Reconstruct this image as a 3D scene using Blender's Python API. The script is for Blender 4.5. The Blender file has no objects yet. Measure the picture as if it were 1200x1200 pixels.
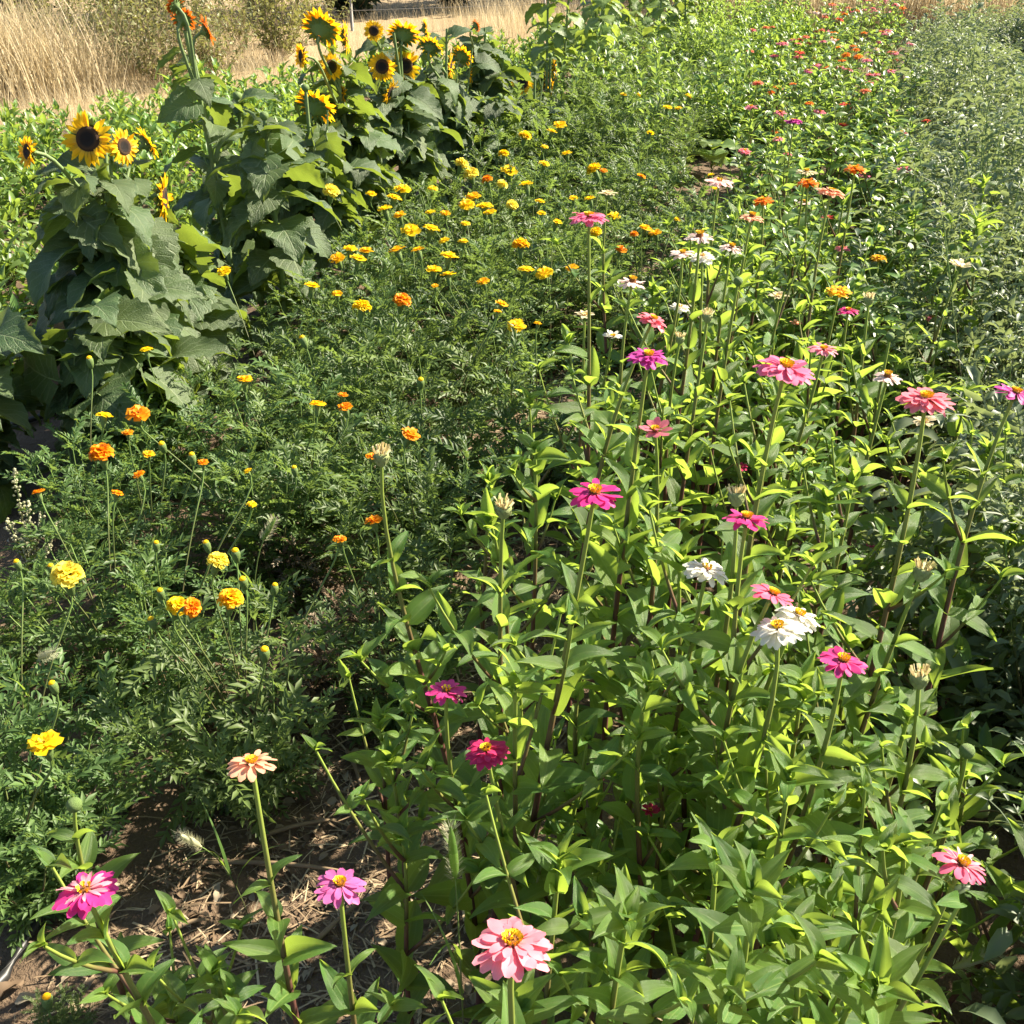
import bpy, math, random
import numpy as np
from mathutils import Matrix, Vector

R = math.radians
rng = np.random.default_rng(11)
random.seed(5)
sc = bpy.context.scene
C = sc.collection

# ------------------------------------------------------------------ camera
FPX, PITCH, CAMH = 1287.0, R(30.2), 1.70          # focal length in pixels of a 1200 px frame
cam_d = bpy.data.cameras.new('camera')
cam_d.sensor_fit = 'HORIZONTAL'; cam_d.sensor_width = 36.0
cam_d.lens = 36.0 * FPX / 1200.0
cam_d.clip_start = 0.05; cam_d.clip_end = 400
cam = bpy.data.objects.new('camera', cam_d); C.objects.link(cam)
cam.location = (0, 0, CAMH); cam.rotation_euler = (R(90) - PITCH, 0, 0)
sc.camera = cam

# ------------------------------------------------------------------ world, sun, exposure
SUN_AZ, SUN_EL = R(66), R(37)                     # azimuth clockwise from the viewing direction (+Y)
w = bpy.data.worlds.new('World'); sc.world = w; w.use_nodes = True
nt = w.node_tree
sky = nt.nodes.new('ShaderNodeTexSky'); sky.sky_type = 'NISHITA'; sky.sun_disc = False
sky.sun_elevation = SUN_EL; sky.sun_rotation = SUN_AZ
bg = nt.nodes['Background']; bg.inputs['Strength'].default_value = 0.062
nt.links.new(sky.outputs[0], bg.inputs['Color'])
sl = bpy.data.lights.new('sun', 'SUN'); sl.energy = 5.0; sl.angle = R(0.53); sl.color = (1.0, 0.89, 0.71)
so = bpy.data.objects.new('sun', sl); C.objects.link(so)
sdir = Vector((math.sin(SUN_AZ) * math.cos(SUN_EL), math.cos(SUN_AZ) * math.cos(SUN_EL), math.sin(SUN_EL)))
so.rotation_euler = sdir.to_track_quat('Z', 'Y').to_euler(); so.location = sdir * 30
sc.view_settings.view_transform = 'Standard'; sc.view_settings.look = 'None'
sc.view_settings.gamma = 1.0; sc.view_settings.exposure = 1.86
sc.view_settings.use_curve_mapping = False
sc.render.engine = 'CYCLES'
sc.cycles.max_bounces = 5; sc.cycles.diffuse_bounces = 3; sc.cycles.glossy_bounces = 2
sc.cycles.transmission_bounces = 5; sc.cycles.sample_clamp_indirect = 8.0

# ------------------------------------------------------------------ where things stand
ROW = R(17.5)                                     # the crop rows run this far to the right of the view
SR, CR = math.sin(ROW), math.cos(ROW)
def W(u, v, z=0.0): return np.array([u * SR + v * CR, u * CR - v * SR, z])
def UV(p): return p[0] * SR + p[1] * CR, p[0] * CR - p[1] * SR
def ray(px, py):
    dx, dy = (px - 600) / FPX, (600 - py) / FPX
    return np.array([dx, math.cos(PITCH) + dy * math.sin(PITCH), -math.sin(PITCH) + dy * math.cos(PITCH)])
CP = np.array([0, 0, CAMH])
def at_z(px, py, z):
    d = ray(px, py); return CP + d * ((z - CAMH) / d[2])
def at_v(px, py, v):
    d = ray(px, py); k = d[0] * CR - d[1] * SR
    return CP + d * (v / k)
def at_range(px, py, r):
    d = ray(px, py); return CP + d * (r / np.linalg.norm(d))
def pix(p):
    q = np.asarray(p) - CP
    f = q[1] * math.cos(PITCH) - q[2] * math.sin(PITCH); up = q[1] * math.sin(PITCH) + q[2] * math.cos(PITCH)
    f = max(f, 1e-3)
    return 600 + FPX * q[0] / f, 600 - FPX * up / f, f

# ------------------------------------------------------------------ mesh helpers
# a template is (V (n,3), F (m,3), UV (n,2), T (n,))  all triangles
def mesh_data(name, V, F, uv=None, tint=None, mat=None, smooth=True, midx=None):
    me = bpy.data.meshes.new(name)
    V = np.asarray(V, np.float32); F = np.asarray(F, np.int32)
    me.vertices.add(len(V)); me.vertices.foreach_set('co', V.ravel())
    me.loops.add(F.size); me.loops.foreach_set('vertex_index', F.ravel())
    me.polygons.add(len(F)); me.polygons.foreach_set('loop_start', np.arange(0, F.size, 3, dtype=np.int32))
    me.polygons.foreach_set('loop_total', np.full(len(F), 3, np.int32))
    me.polygons.foreach_set('use_smooth', np.full(len(F), smooth))
    if midx is not None: me.polygons.foreach_set('material_index', np.asarray(midx, np.int32))
    if uv is not None:
        l = me.uv_layers.new(name='UVMap'); l.data.foreach_set('uv', np.asarray(uv, np.float32)[F.ravel()].ravel())
    if tint is not None:
        a = me.attributes.new('tint', 'FLOAT', 'POINT'); a.data.foreach_set('value', np.asarray(tint, np.float32))
    for m in (mat if isinstance(mat, (list, tuple)) else [mat]):
        if m: me.materials.append(m)
    me.update(); me.validate()
    return me

def T_mesh(name, t, mat, **k): return mesh_data(name, t[0], t[1], t[2], t[3], mat, **k)

def join(ts):
    V, F, U, T, n = [], [], [], [], 0
    for t in ts:
        V.append(t[0]); F.append(t[1] + n); U.append(t[2]); T.append(t[3]); n += len(t[0])
    return np.concatenate(V), np.concatenate(F), np.concatenate(U), np.concatenate(T)

def xf(t, M, tint=None):
    M = np.asarray(M); V = t[0] @ M[:3, :3].T + M[:3, 3]
    return V, t[1], t[2], (t[3] if tint is None else np.full(len(V), tint))

def many(t, Ms, tints):
    Ms = np.asarray(Ms); k, n = len(Ms), len(t[0])
    V = np.einsum('kij,nj->kni', Ms[:, :3, :3], t[0]) + Ms[:, None, :3, 3]
    F = t[1][None] + (np.arange(k) * n)[:, None, None]
    return V.reshape(-1, 3), F.reshape(-1, 3), np.tile(t[2], (k, 1)), np.repeat(np.asarray(tints, float), n)

def nrm(v):
    v = np.asarray(v, float); return v / (np.linalg.norm(v) + 1e-12)
def frame(pos, d, up=(0, 0, 1), roll=0.0, s=1.0):
    """X along d, Z near up"""
    x = nrm(d); y = np.cross(up, x)
    if np.linalg.norm(y) < 1e-4: y = np.cross((0.3, 1, 0.1), x)
    y = nrm(y); z = np.cross(x, y)
    if roll: y, z = y * math.cos(roll) + z * math.sin(roll), z * math.cos(roll) - y * math.sin(roll)
    M = np.eye(4); sx = np.atleast_1d(s); sx = np.repeat(sx, 3) if len(sx) == 1 else sx
    M[:3, 0] = x * sx[0]; M[:3, 1] = y * sx[1]; M[:3, 2] = z * sx[2]; M[:3, 3] = pos
    return M
def zframe(pos, n, spin=0.0, s=1.0):
    z = nrm(n); a = np.array([1, 0, 0]) if abs(z[0]) < .9 else np.array([0, 1, 0])
    x = nrm(np.cross(np.cross(z, a), z)); y = np.cross(z, x)
    x, y = x * math.cos(spin) + y * math.sin(spin), y * math.cos(spin) - x * math.sin(spin)
    M = np.eye(4); M[:3, 0] = x * s; M[:3, 1] = y * s; M[:3, 2] = z * s; M[:3, 3] = pos
    return M
def mirror_ok(M): return Matrix([list(r) for r in M])

def blade(nl, nw, L, Wd, prof, a0=0., a1=0., fold=0., wave=0., wf=7., wp=0., twist=0., heart=0., teeth=0., r=None):
    """a curved blade from the origin along +X; a0/a1: droop angle at base and tip"""
    s = np.linspace(0, 1, nl + 1); ww = np.linspace(-1, 1, nw + 1)
    a = a0 + (a1 - a0) * s; ds = L / nl
    cx = np.concatenate([[0], np.cumsum(np.cos((a[1:] + a[:-1]) / 2) * ds)])
    cz = np.concatenate([[0], np.cumsum(-np.sin((a[1:] + a[:-1]) / 2) * ds)])
    V, uv = [], []
    for i in range(nl + 1):
        hw = Wd * max(prof(s[i]), 0.004)
        tw = twist * s[i]
        for j in range(nw + 1):
            k = ww[j]; y = hw * k
            if teeth and abs(k) > .99 and 0 < i < nl: y *= 1 + (teeth if i % 2 else -teeth)
            h = fold * abs(y) + wave * math.sin(wf * s[i] + wp + (1.3 if k > 0 else 0)) * k * k * L
            if r is not None and 0 < i: h += r.normal(0, .019) * L * (abs(k) + .2)
            off = -heart * (k * k) * (1 - s[i]) ** 3 * L
            yy, hh = y * math.cos(tw) - h * math.sin(tw), y * math.sin(tw) + h * math.cos(tw)
            nx, nz = math.sin(a[i]), math.cos(a[i])
            V.append((cx[i] + off * math.cos(a[i]) + hh * nx, yy, cz[i] - off * math.sin(a[i]) + hh * nz)); uv.append((s[i], .5 + .5 * k))
    F = []
    for i in range(nl):
        for j in range(nw):
            p = i * (nw + 1) + j; q = p + nw + 1
            F += [(p, q, q + 1), (p, q + 1, p + 1)]
    V = np.array(V); return V, np.array(F), np.array(uv), np.full(len(V), .5)

def tube(pts, rad, sides=5, t0=0., t1=1., cap=False):
    pts = np.asarray(pts, float); n = len(pts); rad = np.broadcast_to(rad, (n,)) if np.ndim(rad) == 0 else np.asarray(rad)
    tan = np.gradient(pts, axis=0); V, uv, T = [], [], []
    ref = np.array([.31, .87, .12])
    for i in range(n):
        x = nrm(tan[i]); a = nrm(np.cross(x, ref)); b = np.cross(x, a)
        for k in range(sides):
            th = 2 * math.pi * k / sides
            V.append(pts[i] + rad[i] * (a * math.cos(th) + b * math.sin(th))); uv.append((i / (n - 1), k / sides)); T.append(t0 + (t1 - t0) * i / (n - 1))
    F = []
    for i in range(n - 1):
        for k in range(sides):
            p, q = i * sides + k, i * sides + (k + 1) % sides
            F += [(p, q, q + sides), (p, q + sides, p + sides)]
    if cap:
        for base in (0, (n - 1) * sides):
            for k in range(1, sides - 1): F.append((base, base + k, base + k + 1))
    return np.array(V), np.array(F), np.array(uv), np.array(T)

def lathe(prof, sides=12, t0=0., t1=1.):
    V, uv, T, F = [], [], [], []; n = len(prof)
    for i, (r_, z) in enumerate(prof):
        for k in range(sides):
            th = 2 * math.pi * k / sides
            V.append((r_ * math.cos(th), r_ * math.sin(th), z)); uv.append((i / (n - 1), k / sides)); T.append(t0 + (t1 - t0) * i / (n - 1))
    for i in range(n - 1):
        for k in range(sides):
            p, q = i * sides + k, i * sides + (k + 1) % sides
            F += [(p, q, q + sides), (p, q + sides, p + sides)]
    return np.array(V), np.array(F), np.array(uv), np.array(T)

def bez(pts, n=12):
    P = [np.asarray(p, float) for p in pts]; out = []
    for t in np.linspace(0, 1, n):
        q = P
        while len(q) > 1: q = [q[i] * (1 - t) + q[i + 1] * t for i in range(len(q) - 1)]
        out.append(q[0])
    return np.array(out)

# ------------------------------------------------------------------ scene helpers
def empty(name, loc, label, cat, group=None):
    o = bpy.data.objects.new(name, None); C.objects.link(o); o.location = loc; o.empty_display_size = .05
    o['label'] = label; o['category'] = cat
    if group: o['group'] = group
    return o
def obj(name, me, parent=None, M=None, color=None):
    o = bpy.data.objects.new(name, me); C.objects.link(o); o.parent = parent
    if M is not None: o.matrix_basis = Matrix([list(map(float, r)) for r in M])
    if color is not None: o.color = (*color, 1)
    return o
def tag(o, label=None, cat=None, group=None, kind=None):
    for k, v in (('label', label), ('category', cat), ('group', group), ('kind', kind)):
        if v: o[k] = v
    return o

# ------------------------------------------------------------------ materials
def srgb(r, g, b):
    f = lambda c: (c / 255 / 12.92) if c / 255 <= .04045 else ((c / 255 + .055) / 1.055) ** 2.4
    return (f(r), f(g), f(b))

class NT:
    def __init__(s, name):
        s.m = bpy.data.materials.new(name); s.m.use_nodes = True; s.t = s.m.node_tree; s.t.nodes.clear()
        s.out = s.t.nodes.new('ShaderNodeOutputMaterial')
    def n(s, typ, **k):
        x = s.t.nodes.new('ShaderNode' + typ)
        for a, b in k.items(): setattr(x, a, b)
        return x
    def l(s, a, b): s.t.links.new(a, b)
    def mix(s, fac, a, b, blend='MIX'):
        x = s.n('Mix', data_type='RGBA', blend_type=blend)
        for i, v in ((0, fac), (6, a), (7, b)):
            if hasattr(v, 'is_linked'): s.l(v, x.inputs[i])
            elif i == 0: x.inputs[i].default_value = v
            else: x.inputs[i].default_value = (*v, 1)
        return x.outputs[2]
    def math(s, op, a, b=None, clamp=False):
        x = s.n('Math', operation=op, use_clamp=clamp)
        for i, v in ((0, a), (1, b)):
            if v is None: continue
            if hasattr(v, 'is_linked'): s.l(v, x.inputs[i])
            else: x.inputs[i].default_value = v
        return x.outputs[0]
    def ramp(s, fac, stops):
        x = s.n('ValToRGB'); e = x.color_ramp.elements
        while len(e) < len(stops): e.new(.5)
        for k, (p, c) in zip(e, stops): k.position = p; k.color = (*c, 1)
        s.l(fac, x.inputs[0]); return x.outputs[0]
    def noise(s, scale, detail=3, vec=None, rough=.55):
        x = s.n('TexNoise'); x.inputs['Scale'].default_value = scale; x.inputs['Detail'].default_value = detail
        x.inputs['Roughness'].default_value = rough
        if vec is not None: s.l(vec, x.inputs['Vector'])
        return x.outputs['Fac']
    def finish(s, sh): s.l(sh, s.out.inputs['Surface']); return s.m

def leaf_mat(name, ca, cb, trans, tfac=.4, rough=.42, spec=.5, vein=None, veincol=None, var=.5, patch=None, bump=0., bscale=120.):
    N = NT(name)
    oi = N.n('ObjectInfo'); at = N.n('Attribute', attribute_name='tint'); geo = N.n('NewGeometry')
    rnd = N.math('FRACT', N.math('ADD', oi.outputs['Random'], at.outputs['Fac']))
    tc = N.n('TexCoord')
    big = N.noise(18, 2, tc.outputs['Object'])
    f = N.math('ADD', N.math('MULTIPLY', rnd, .75), N.math('MULTIPLY', big, .35), True)
    col = N.mix(f, ca, cb)
    pv = N.math('FRACT', N.math('MULTIPLY', oi.outputs['Random'], 7.31)); hv = N.n('HueSaturation'); N.l(col, hv.inputs['Color'])
    N.l(N.math('ADD', .525, N.math('MULTIPLY', pv, -.035)), hv.inputs['Hue']); N.l(N.math('ADD', .8, N.math('MULTIPLY', oi.outputs['Random'], .45)), hv.inputs['Value']); col = hv.outputs[0]
    tcol = N.mix(f, tuple(x * .78 for x in trans), trans)
    hgt = None
    if vein:
        uv = N.n('SeparateXYZ'); N.l(tc.outputs['UV'], uv.inputs[0])
        d = N.math('ABSOLUTE', N.math('SUBTRACT', uv.outputs[1], .5))
        mid = N.math('SUBTRACT', 1.0, N.math('MULTIPLY', d, 26.0 if vein == 'long' else 34.0), True)
        if vein == 'long':      # three parallel veins of a zinnia leaf
            d2 = N.math('ABSOLUTE', N.math('SUBTRACT', d, .22))
            v2 = N.math('SUBTRACT', 1.0, N.math('MULTIPLY', d2, 30.0), True); v2 = N.math('MULTIPLY', v2, .5)
        else:                   # side veins of a heart-shaped leaf
            ph = N.math('SUBTRACT', N.math('MULTIPLY', uv.outputs[0], 7.0), N.math('MULTIPLY', d, 5.0))
            fr = N.math('ABSOLUTE', N.math('SUBTRACT', N.math('FRACT', ph), .5))
            v2 = N.math('SUBTRACT', 1.0, N.math('MULTIPLY', fr, 9.0), True); v2 = N.math('MULTIPLY', v2, .7)
        v = N.math('MAXIMUM', mid, v2); col = N.mix(N.math('MULTIPLY', v, .85), col, veincol or tuple(min(1, c * 2.2) for c in cb))
        hgt = N.math('MULTIPLY', v, -1.0)
    if patch:
        pn = N.noise(11, 4, tc.outputs['Object'], .7); pf = N.math('MULTIPLY', N.math('SUBTRACT', pn, .60), 7.0, True)
        col = N.mix(N.math('MULTIPLY', pf, .7), col, patch)
    p = N.n('BsdfPrincipled'); N.l(col, p.inputs['Base Color']); p.inputs['Roughness'].default_value = rough
    p.inputs['Specular IOR Level'].default_value = spec
    if bump:
        bn = N.n('Bump'); bn.inputs['Strength'].default_value = bump; bn.inputs['Distance'].default_value = .004
        h = N.noise(bscale, 3, tc.outputs['Object'])
        if hgt is not None: h = N.math('ADD', h, N.math('MULTIPLY', hgt, .5))
        N.l(h, bn.inputs['Height']); N.l(bn.outputs[0], p.inputs['Normal'])
    t = N.n('BsdfTranslucent'); N.l(tcol, t.inputs['Color'])
    mx = N.n('MixShader'); mx.inputs[0].default_value = tfac
    N.l(p.outputs[0], mx.inputs[1]); N.l(t.outputs[0], mx.inputs[2])
    return N.finish(mx.outputs[0])

def petal_mat(name, tfac=.48, rough=.5):
    N = NT(name); oi = N.n('ObjectInfo'); tc = N.n('TexCoord'); at = N.n('Attribute', attribute_name='tint')
    uv = N.n('SeparateXYZ'); N.l(tc.outputs['UV'], uv.inputs[0])
    st = N.n('TexWave', wave_type='BANDS', bands_direction='Y'); st.inputs['Scale'].default_value = 2.2; st.inputs['Distortion'].default_value = 1.5
    N.l(tc.outputs['UV'], st.inputs['Vector'])
    hs = N.n('HueSaturation'); N.l(oi.outputs['Color'], hs.inputs['Color'])
    N.l(N.math('ADD', .78, N.math('MULTIPLY', at.outputs['Fac'], .45)), hs.inputs['Value'])
    c = N.mix(N.math('MULTIPLY', st.outputs['Fac'], .34), hs.outputs[0], (.9, .85, .8), 'MULTIPLY')
    lum = N.mix(N.math('MULTIPLY', N.math('SUBTRACT', .35, uv.outputs[0], True), .8), c, N.mix(.45, c, (.75, .7, .6)))
    p = N.n('BsdfPrincipled'); N.l(lum, p.inputs['Base Color']); p.inputs['Roughness'].default_value = rough; p.inputs['Specular IOR Level'].default_value = .25
    t = N.n('BsdfTranslucent'); N.l(c, t.inputs['Color'])
    mx = N.n('MixShader'); mx.inputs[0].default_value = tfac; N.l(p.outputs[0], mx.inputs[1]); N.l(t.outputs[0], mx.inputs[2])
    return N.finish(mx.outputs[0])

def plain(name, ca, cb, scale=40, rough=.7, attr=None, spec=.3, bump=0., bs=200.):
    """noise between two colours; attr: 'tint' runs from ca to cb along the part instead"""
    N = NT(name); tc = N.n('TexCoord')
    if attr:
        at = N.n('Attribute', attribute_name='tint'); f = N.math('ADD', N.math('SUBTRACT', N.math('MULTIPLY', at.outputs['Fac'], 2.6), 1.65), N.math('MULTIPLY', N.noise(scale, 2, tc.outputs['Object']), .4), True)
    else: f = N.noise(scale, 3, tc.outputs['Object'])
    col = N.mix(f, ca, cb)
    p = N.n('BsdfPrincipled'); N.l(col, p.inputs['Base Color']); p.inputs['Roughness'].default_value = rough; p.inputs['Specular IOR Level'].default_value = spec
    if bump:
        bn = N.n('Bump'); bn.inputs['Strength'].default_value = bump; bn.inputs['Distance'].default_value = .003
        N.l(N.noise(bs, 3, tc.outputs['Object']), bn.inputs['Height']); N.l(bn.outputs[0], p.inputs['Normal'])
    return N.finish(p.outputs[0])

def tint_mat(name, stops, rough=.6, tfac=0., spec=.3):
    """colour by the per-piece tint through a ramp, optional translucency"""
    N = NT(name); at = N.n('Attribute', attribute_name='tint'); c = N.ramp(at.outputs['Fac'], stops)
    p = N.n('BsdfPrincipled'); N.l(c, p.inputs['Base Color']); p.inputs['Roughness'].default_value = rough; p.inputs['Specular IOR Level'].default_value = spec
    if not tfac: return N.finish(p.outputs[0])
    t = N.n('BsdfTranslucent'); N.l(c, t.inputs['Color'])
    mx = N.n('MixShader'); mx.inputs[0].default_value = tfac; N.l(p.outputs[0], mx.inputs[1]); N.l(t.outputs[0], mx.inputs[2])
    return N.finish(mx.outputs[0])

M = {}
M['zleaf'] = leaf_mat('zinnia leaf', (.048, .114, .024), (.135, .225, .042), (.45, .62, .075), .45, .38, .48, 'long', (.24, .34, .10), bump=.4, bscale=190, patch=(.17, .17, .05))
M['zfol'] = leaf_mat('zinnia foliage', (.056, .115, .026), (.130, .210, .050), (.40, .56, .09), .42, .38, .5)
M['sleaf'] = leaf_mat('sunflower leaf', (.042, .072, .028), (.092, .136, .052), (.34, .46, .05), .30, .50, .45, 'side', (.20, .25, .13), bump=.9, bscale=45, patch=(.10, .13, .035))
M['sleaf2'] = leaf_mat('young sunflower leaf', (.07, .12, .03), (.14, .21, .05), (.42, .54, .07), .35, .45, .5, 'side', (.20, .28, .10), bump=.4, bscale=60)
M['mleaf'] = leaf_mat('marigold leaf', (.032, .062, .018), (.110, .168, .046), (.29, .42, .08), .34, .48, .36)
M['tleaf'] = leaf_mat('tomato leaf', (.075, .115, .060), (.16, .21, .115), (.34, .42, .14), .32, .48, .40)
M['lowleaf'] = leaf_mat('low crop leaf', (.07, .14, .03), (.16, .25, .06), (.42, .58, .07), .38, .42, .5)
M['weed'] = leaf_mat('weed leaf', (.09, .105, .04), (.22, .22, .085), (.40, .40, .11), .30, .45, .45)
M['dark'] = leaf_mat('evergreen leaf', (.015, .030, .014), (.035, .055, .022), (.06, .10, .03), .2, .5, .4)
M['silver'] = leaf_mat('silvery seed', (.38, .38, .24), (.60, .58, .40), (.6, .6, .36), .45, .6, .3)
M['petal'] = petal_mat('flower petal')
M['zstem'] = plain('zinnia stem', (.105, .045, .036), (.20, .27, .045), 60, .55, 'tint')
M['sstem'] = plain('sunflower stem', (.12, .17, .06), (.17, .24, .09), 60, .6, bump=.3)
M['mstem'] = plain('marigold stem', (.09, .07, .035), (.15, .24, .06), 60, .6, 'tint')
M['calyx'] = plain('green calyx', (.09, .15, .04), (.17, .25, .07), 150, .6, bump=.6, bs=300)
M['floret'] = plain('yellow florets', (.84, .50, .01), (.92, .68, .03), 300, .6)
M['cone'] = plain('russet disc', (.16, .045, .015), (.36, .14, .03), 400, .8, bump=.8, bs=700)
M['cream'] = tint_mat('dry cream petals', [(0, (.52, .40, .16)), (1, (.80, .70, .42))], .8, .4)
M['seedcup'] = plain('pale green seed head', (.22, .28, .10), (.36, .40, .16), 120, .7, bump=.6, bs=300)
M['woody'] = plain('dry woody stem', (.16, .11, .07), (.30, .22, .13), 50, .8)
M['rubber'] = plain('black rubber', (.012, .012, .013), (.03, .03, .03), 30, .45, spec=.5)
M['post'] = plain('weathered steel', (.18, .17, .15), (.30, .28, .25), 30, .6)
M['fruit'] = plain('unripe tomato', (.22, .30, .10), (.30, .38, .15), 8, .25, spec=.5)

# sunflower disc: dark centre, brown rim, fine grain
N = NT('sunflower disc'); tc = N.n('TexCoord'); uvn = N.n('SeparateXYZ'); N.l(tc.outputs['UV'], uvn.inputs[0])
cc = N.ramp(uvn.outputs[0], [(0, (.012, .007, .005)), (.42, (.018, .010, .006)), (.6, (.10, .045, .012)), (1, (.065, .028, .010))])
vo = N.n('TexVoronoi'); vo.inputs['Scale'].default_value = 260; N.l(tc.outputs['Object'], vo.inputs['Vector'])
p = N.n('BsdfPrincipled'); N.l(cc, p.inputs['Base Color']); p.inputs['Roughness'].default_value = .9
bn = N.n('Bump'); bn.inputs['Strength'].default_value = 1; bn.inputs['Distance'].default_value = .004; N.l(vo.outputs[0], bn.inputs['Height']); N.l(bn.outputs[0], p.inputs['Normal'])
M['sdisc'] = N.finish(p.outputs[0])

# soil and straw-covered verge by position in the field
def field_edge(x): return np.minimum(12.8 + 1.08 * x, 14.5)
N = NT('field ground'); tc = N.n('TexCoord'); geo = N.n('NewGeometry')
P = geo.outputs['Position']
n1, n2, n3 = N.noise(3, 4, P), N.noise(38, 5, P, .65), N.noise(160, 4, P)
soil = N.mix(n1, (.120, .082, .054), (.205, .150, .102)); soil = N.mix(N.math('MULTIPLY', n2, .6), soil, (.080, .054, .036))
soil = N.mix(N.math('MULTIPLY', N.math('SUBTRACT', n3, .55), 4.0, True), soil, (.20, .15, .10))
straw = N.mix(n2, (.26, .19, .11), (.44, .34, .20))
sx = N.n('SeparateXYZ'); N.l(P, sx.inputs[0])
e = N.math('MINIMUM', N.math('ADD', N.math('MULTIPLY', sx.outputs[0], 1.08), 12.8), 14.5)
e = N.math('ADD', N.math('SUBTRACT', sx.outputs[1], e), N.math('MULTIPLY', n1, .8), False)
col = N.mix(N.math('MULTIPLY', e, 2.0, True), soil, straw)
p = N.n('BsdfPrincipled'); N.l(col, p.inputs['Base Color']); p.inputs['Roughness'].default_value = .95; p.inputs['Specular IOR Level'].default_value = .15
bn = N.n('Bump'); bn.inputs['Strength'].default_value = .9; bn.inputs['Distance'].default_value = .015
N.l(N.math('ADD', n2, N.math('MULTIPLY', n3, .4)), bn.inputs['Height']); N.l(bn.outputs[0], p.inputs['Normal'])
M['ground'] = N.finish(p.outputs[0])

M['grass'] = tint_mat('dry grass', [(0, (.28, .21, .12)), (.45, (.54, .44, .26)), (1, (.78, .69, .47))], .5, .4)
M['litter'] = tint_mat('dry litter', [(0, (.14, .095, .055)), (.5, (.27, .195, .12)), (1, (.48, .39, .25))], .8)
M['deadleaf'] = tint_mat('dead leaf', [(0, (.09, .055, .032)), (.5, (.19, .135, .085)), (1, (.34, .29, .21))], .75, .15)

# ------------------------------------------------------------------ ground
def vnoise(x, y, sc_, seed):
    r_ = np.random.default_rng(seed); G = r_.random((64, 64))
    x, y = x / sc_, y / sc_; xi, yi = np.floor(x).astype(int), np.floor(y).astype(int); fx, fy = x - xi, y - yi
    fx, fy = fx * fx * (3 - 2 * fx), fy * fy * (3 - 2 * fy); g = lambda a, b: G[a % 64, b % 64]
    return (g(xi, yi) * (1 - fx) + g(xi + 1, yi) * fx) * (1 - fy) + (g(xi, yi + 1) * (1 - fx) + g(xi + 1, yi + 1) * fx) * fy
def gz(x, y):
    x, y = np.asarray(x, float), np.asarray(y, float)
    v = x * CR - y * SR
    near = np.clip(1.2 - np.hypot(x, y) / 12, .1, 1)
    h = .05 * (vnoise(x, y, .55, 1) - .5) + near * (.034 * (vnoise(x, y, .13, 2) - .5) + .016 * (vnoise(x, y, .05, 3) - .5))
    path = np.exp(-((v + .80) / .16) ** 2)                      # the trodden path is a shallow trough
    return h - .035 * path
def axis(lo, hi, fine_lo, fine_hi, step):
    a = list(np.arange(fine_lo, fine_hi, step)); s = step
    x = fine_lo
    while x > lo: s *= 1.13; x -= s; a.insert(0, x)
    s = step; x = fine_hi
    while x < hi: s *= 1.13; x += s; a.append(x)
    return np.array(a)
ax, ay = axis(-120, 120, -1.6, 1.4, .02), axis(-60, 160, .5, 3.2, .02)
X, Y = np.meshgrid(ax, ay, indexing='ij'); Z = gz(X, Y)
nx, ny = X.shape; I = np.arange(nx * ny).reshape(nx, ny)
F = np.concatenate([np.stack([I[:-1, :-1], I[1:, :-1], I[1:, 1:]], -1).reshape(-1, 3), np.stack([I[:-1, :-1], I[1:, 1:], I[:-1, 1:]], -1).reshape(-1, 3)])
g = obj('ground', mesh_data('ground', np.stack([X, Y, Z], -1).reshape(-1, 3), F, mat=M['ground'])); g['kind'] = 'structure'
g['label'] = 'bare brown field soil with straw verge'

def gp(u, v): q = W(u, v); q[2] = float(gz(q[0], q[1])); return q

# clods on the soil, straw bits: nobody could count them
def scatter_uv(n, u0, u1, v0, v1):
    u = u0 + (u1 - u0) * rng.random(n); v = v0 + (v1 - v0) * rng.random(n)
    return u, v
clod = lathe([(0.0005, -.5), (.8, -.35), (1, .05), (.7, .5), (.0005, .65)], 6)
clod = (clod[0] * (1 + .18 * rng.standard_normal(clod[0].shape)), *clod[1:])
Ms = []
u, v = scatter_uv(5200, .5, 5.5, -2.3, .9)
keep = (rng.random(5200) < np.where((v > -1.05) & (v < -.5), 1, .45))
for a, b in zip(u[keep], v[keep]):
    q = gp(a, b); s = float(np.clip(rng.lognormal(-5.35, .5), .002, .016))
    Ms.append(zframe(q, rng.normal(0, .5, 3) + [0, 0, 1], rng.random() * 6, s))
soil_t = many(clod, Ms, rng.random(len(Ms)))
M['clod'] = tint_mat('soil clod', [(0, (.09, .06, .04)), (1, (.20, .145, .10))], .95, 0, .1)
tag(obj('soil_clods', T_mesh('soil_clods', soil_t, M['clod'], smooth=False)), 'small brown soil clods scattered over the ground', 'soil', kind='stuff')
straw_t = blade(2, 1, 1, .028, lambda s: 1 - .4 * s, -.1, .25)
Ms, tt = [], []
u, v = scatter_uv(21000, .5, 9.5, -2.4, .9); u[:13000] = .5 + (u[:13000] - .5) * .4; v[:13000] = -1.2 + .8 * rng.random(13000)
wgt = np.where((v > -1.1) & (v < -.5), 1, .35)
for a, b, k in zip(u, v, wgt):
    if rng.random() > k: continue
    q = gp(a, b) + [0, 0, .006]; th = rng.random() * 6.28
    Ms.append(frame(q, (math.cos(th), math.sin(th), rng.normal(0, .12)), s=float(.02 + .07 * rng.random() ** 2.2))); tt.append(rng.random())
tag(obj('straw_litter', T_mesh('straw_litter', many(straw_t, Ms, tt), M['litter'])), 'short dry straw and stalk bits littering the soil', 'straw', kind='stuff')
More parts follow.
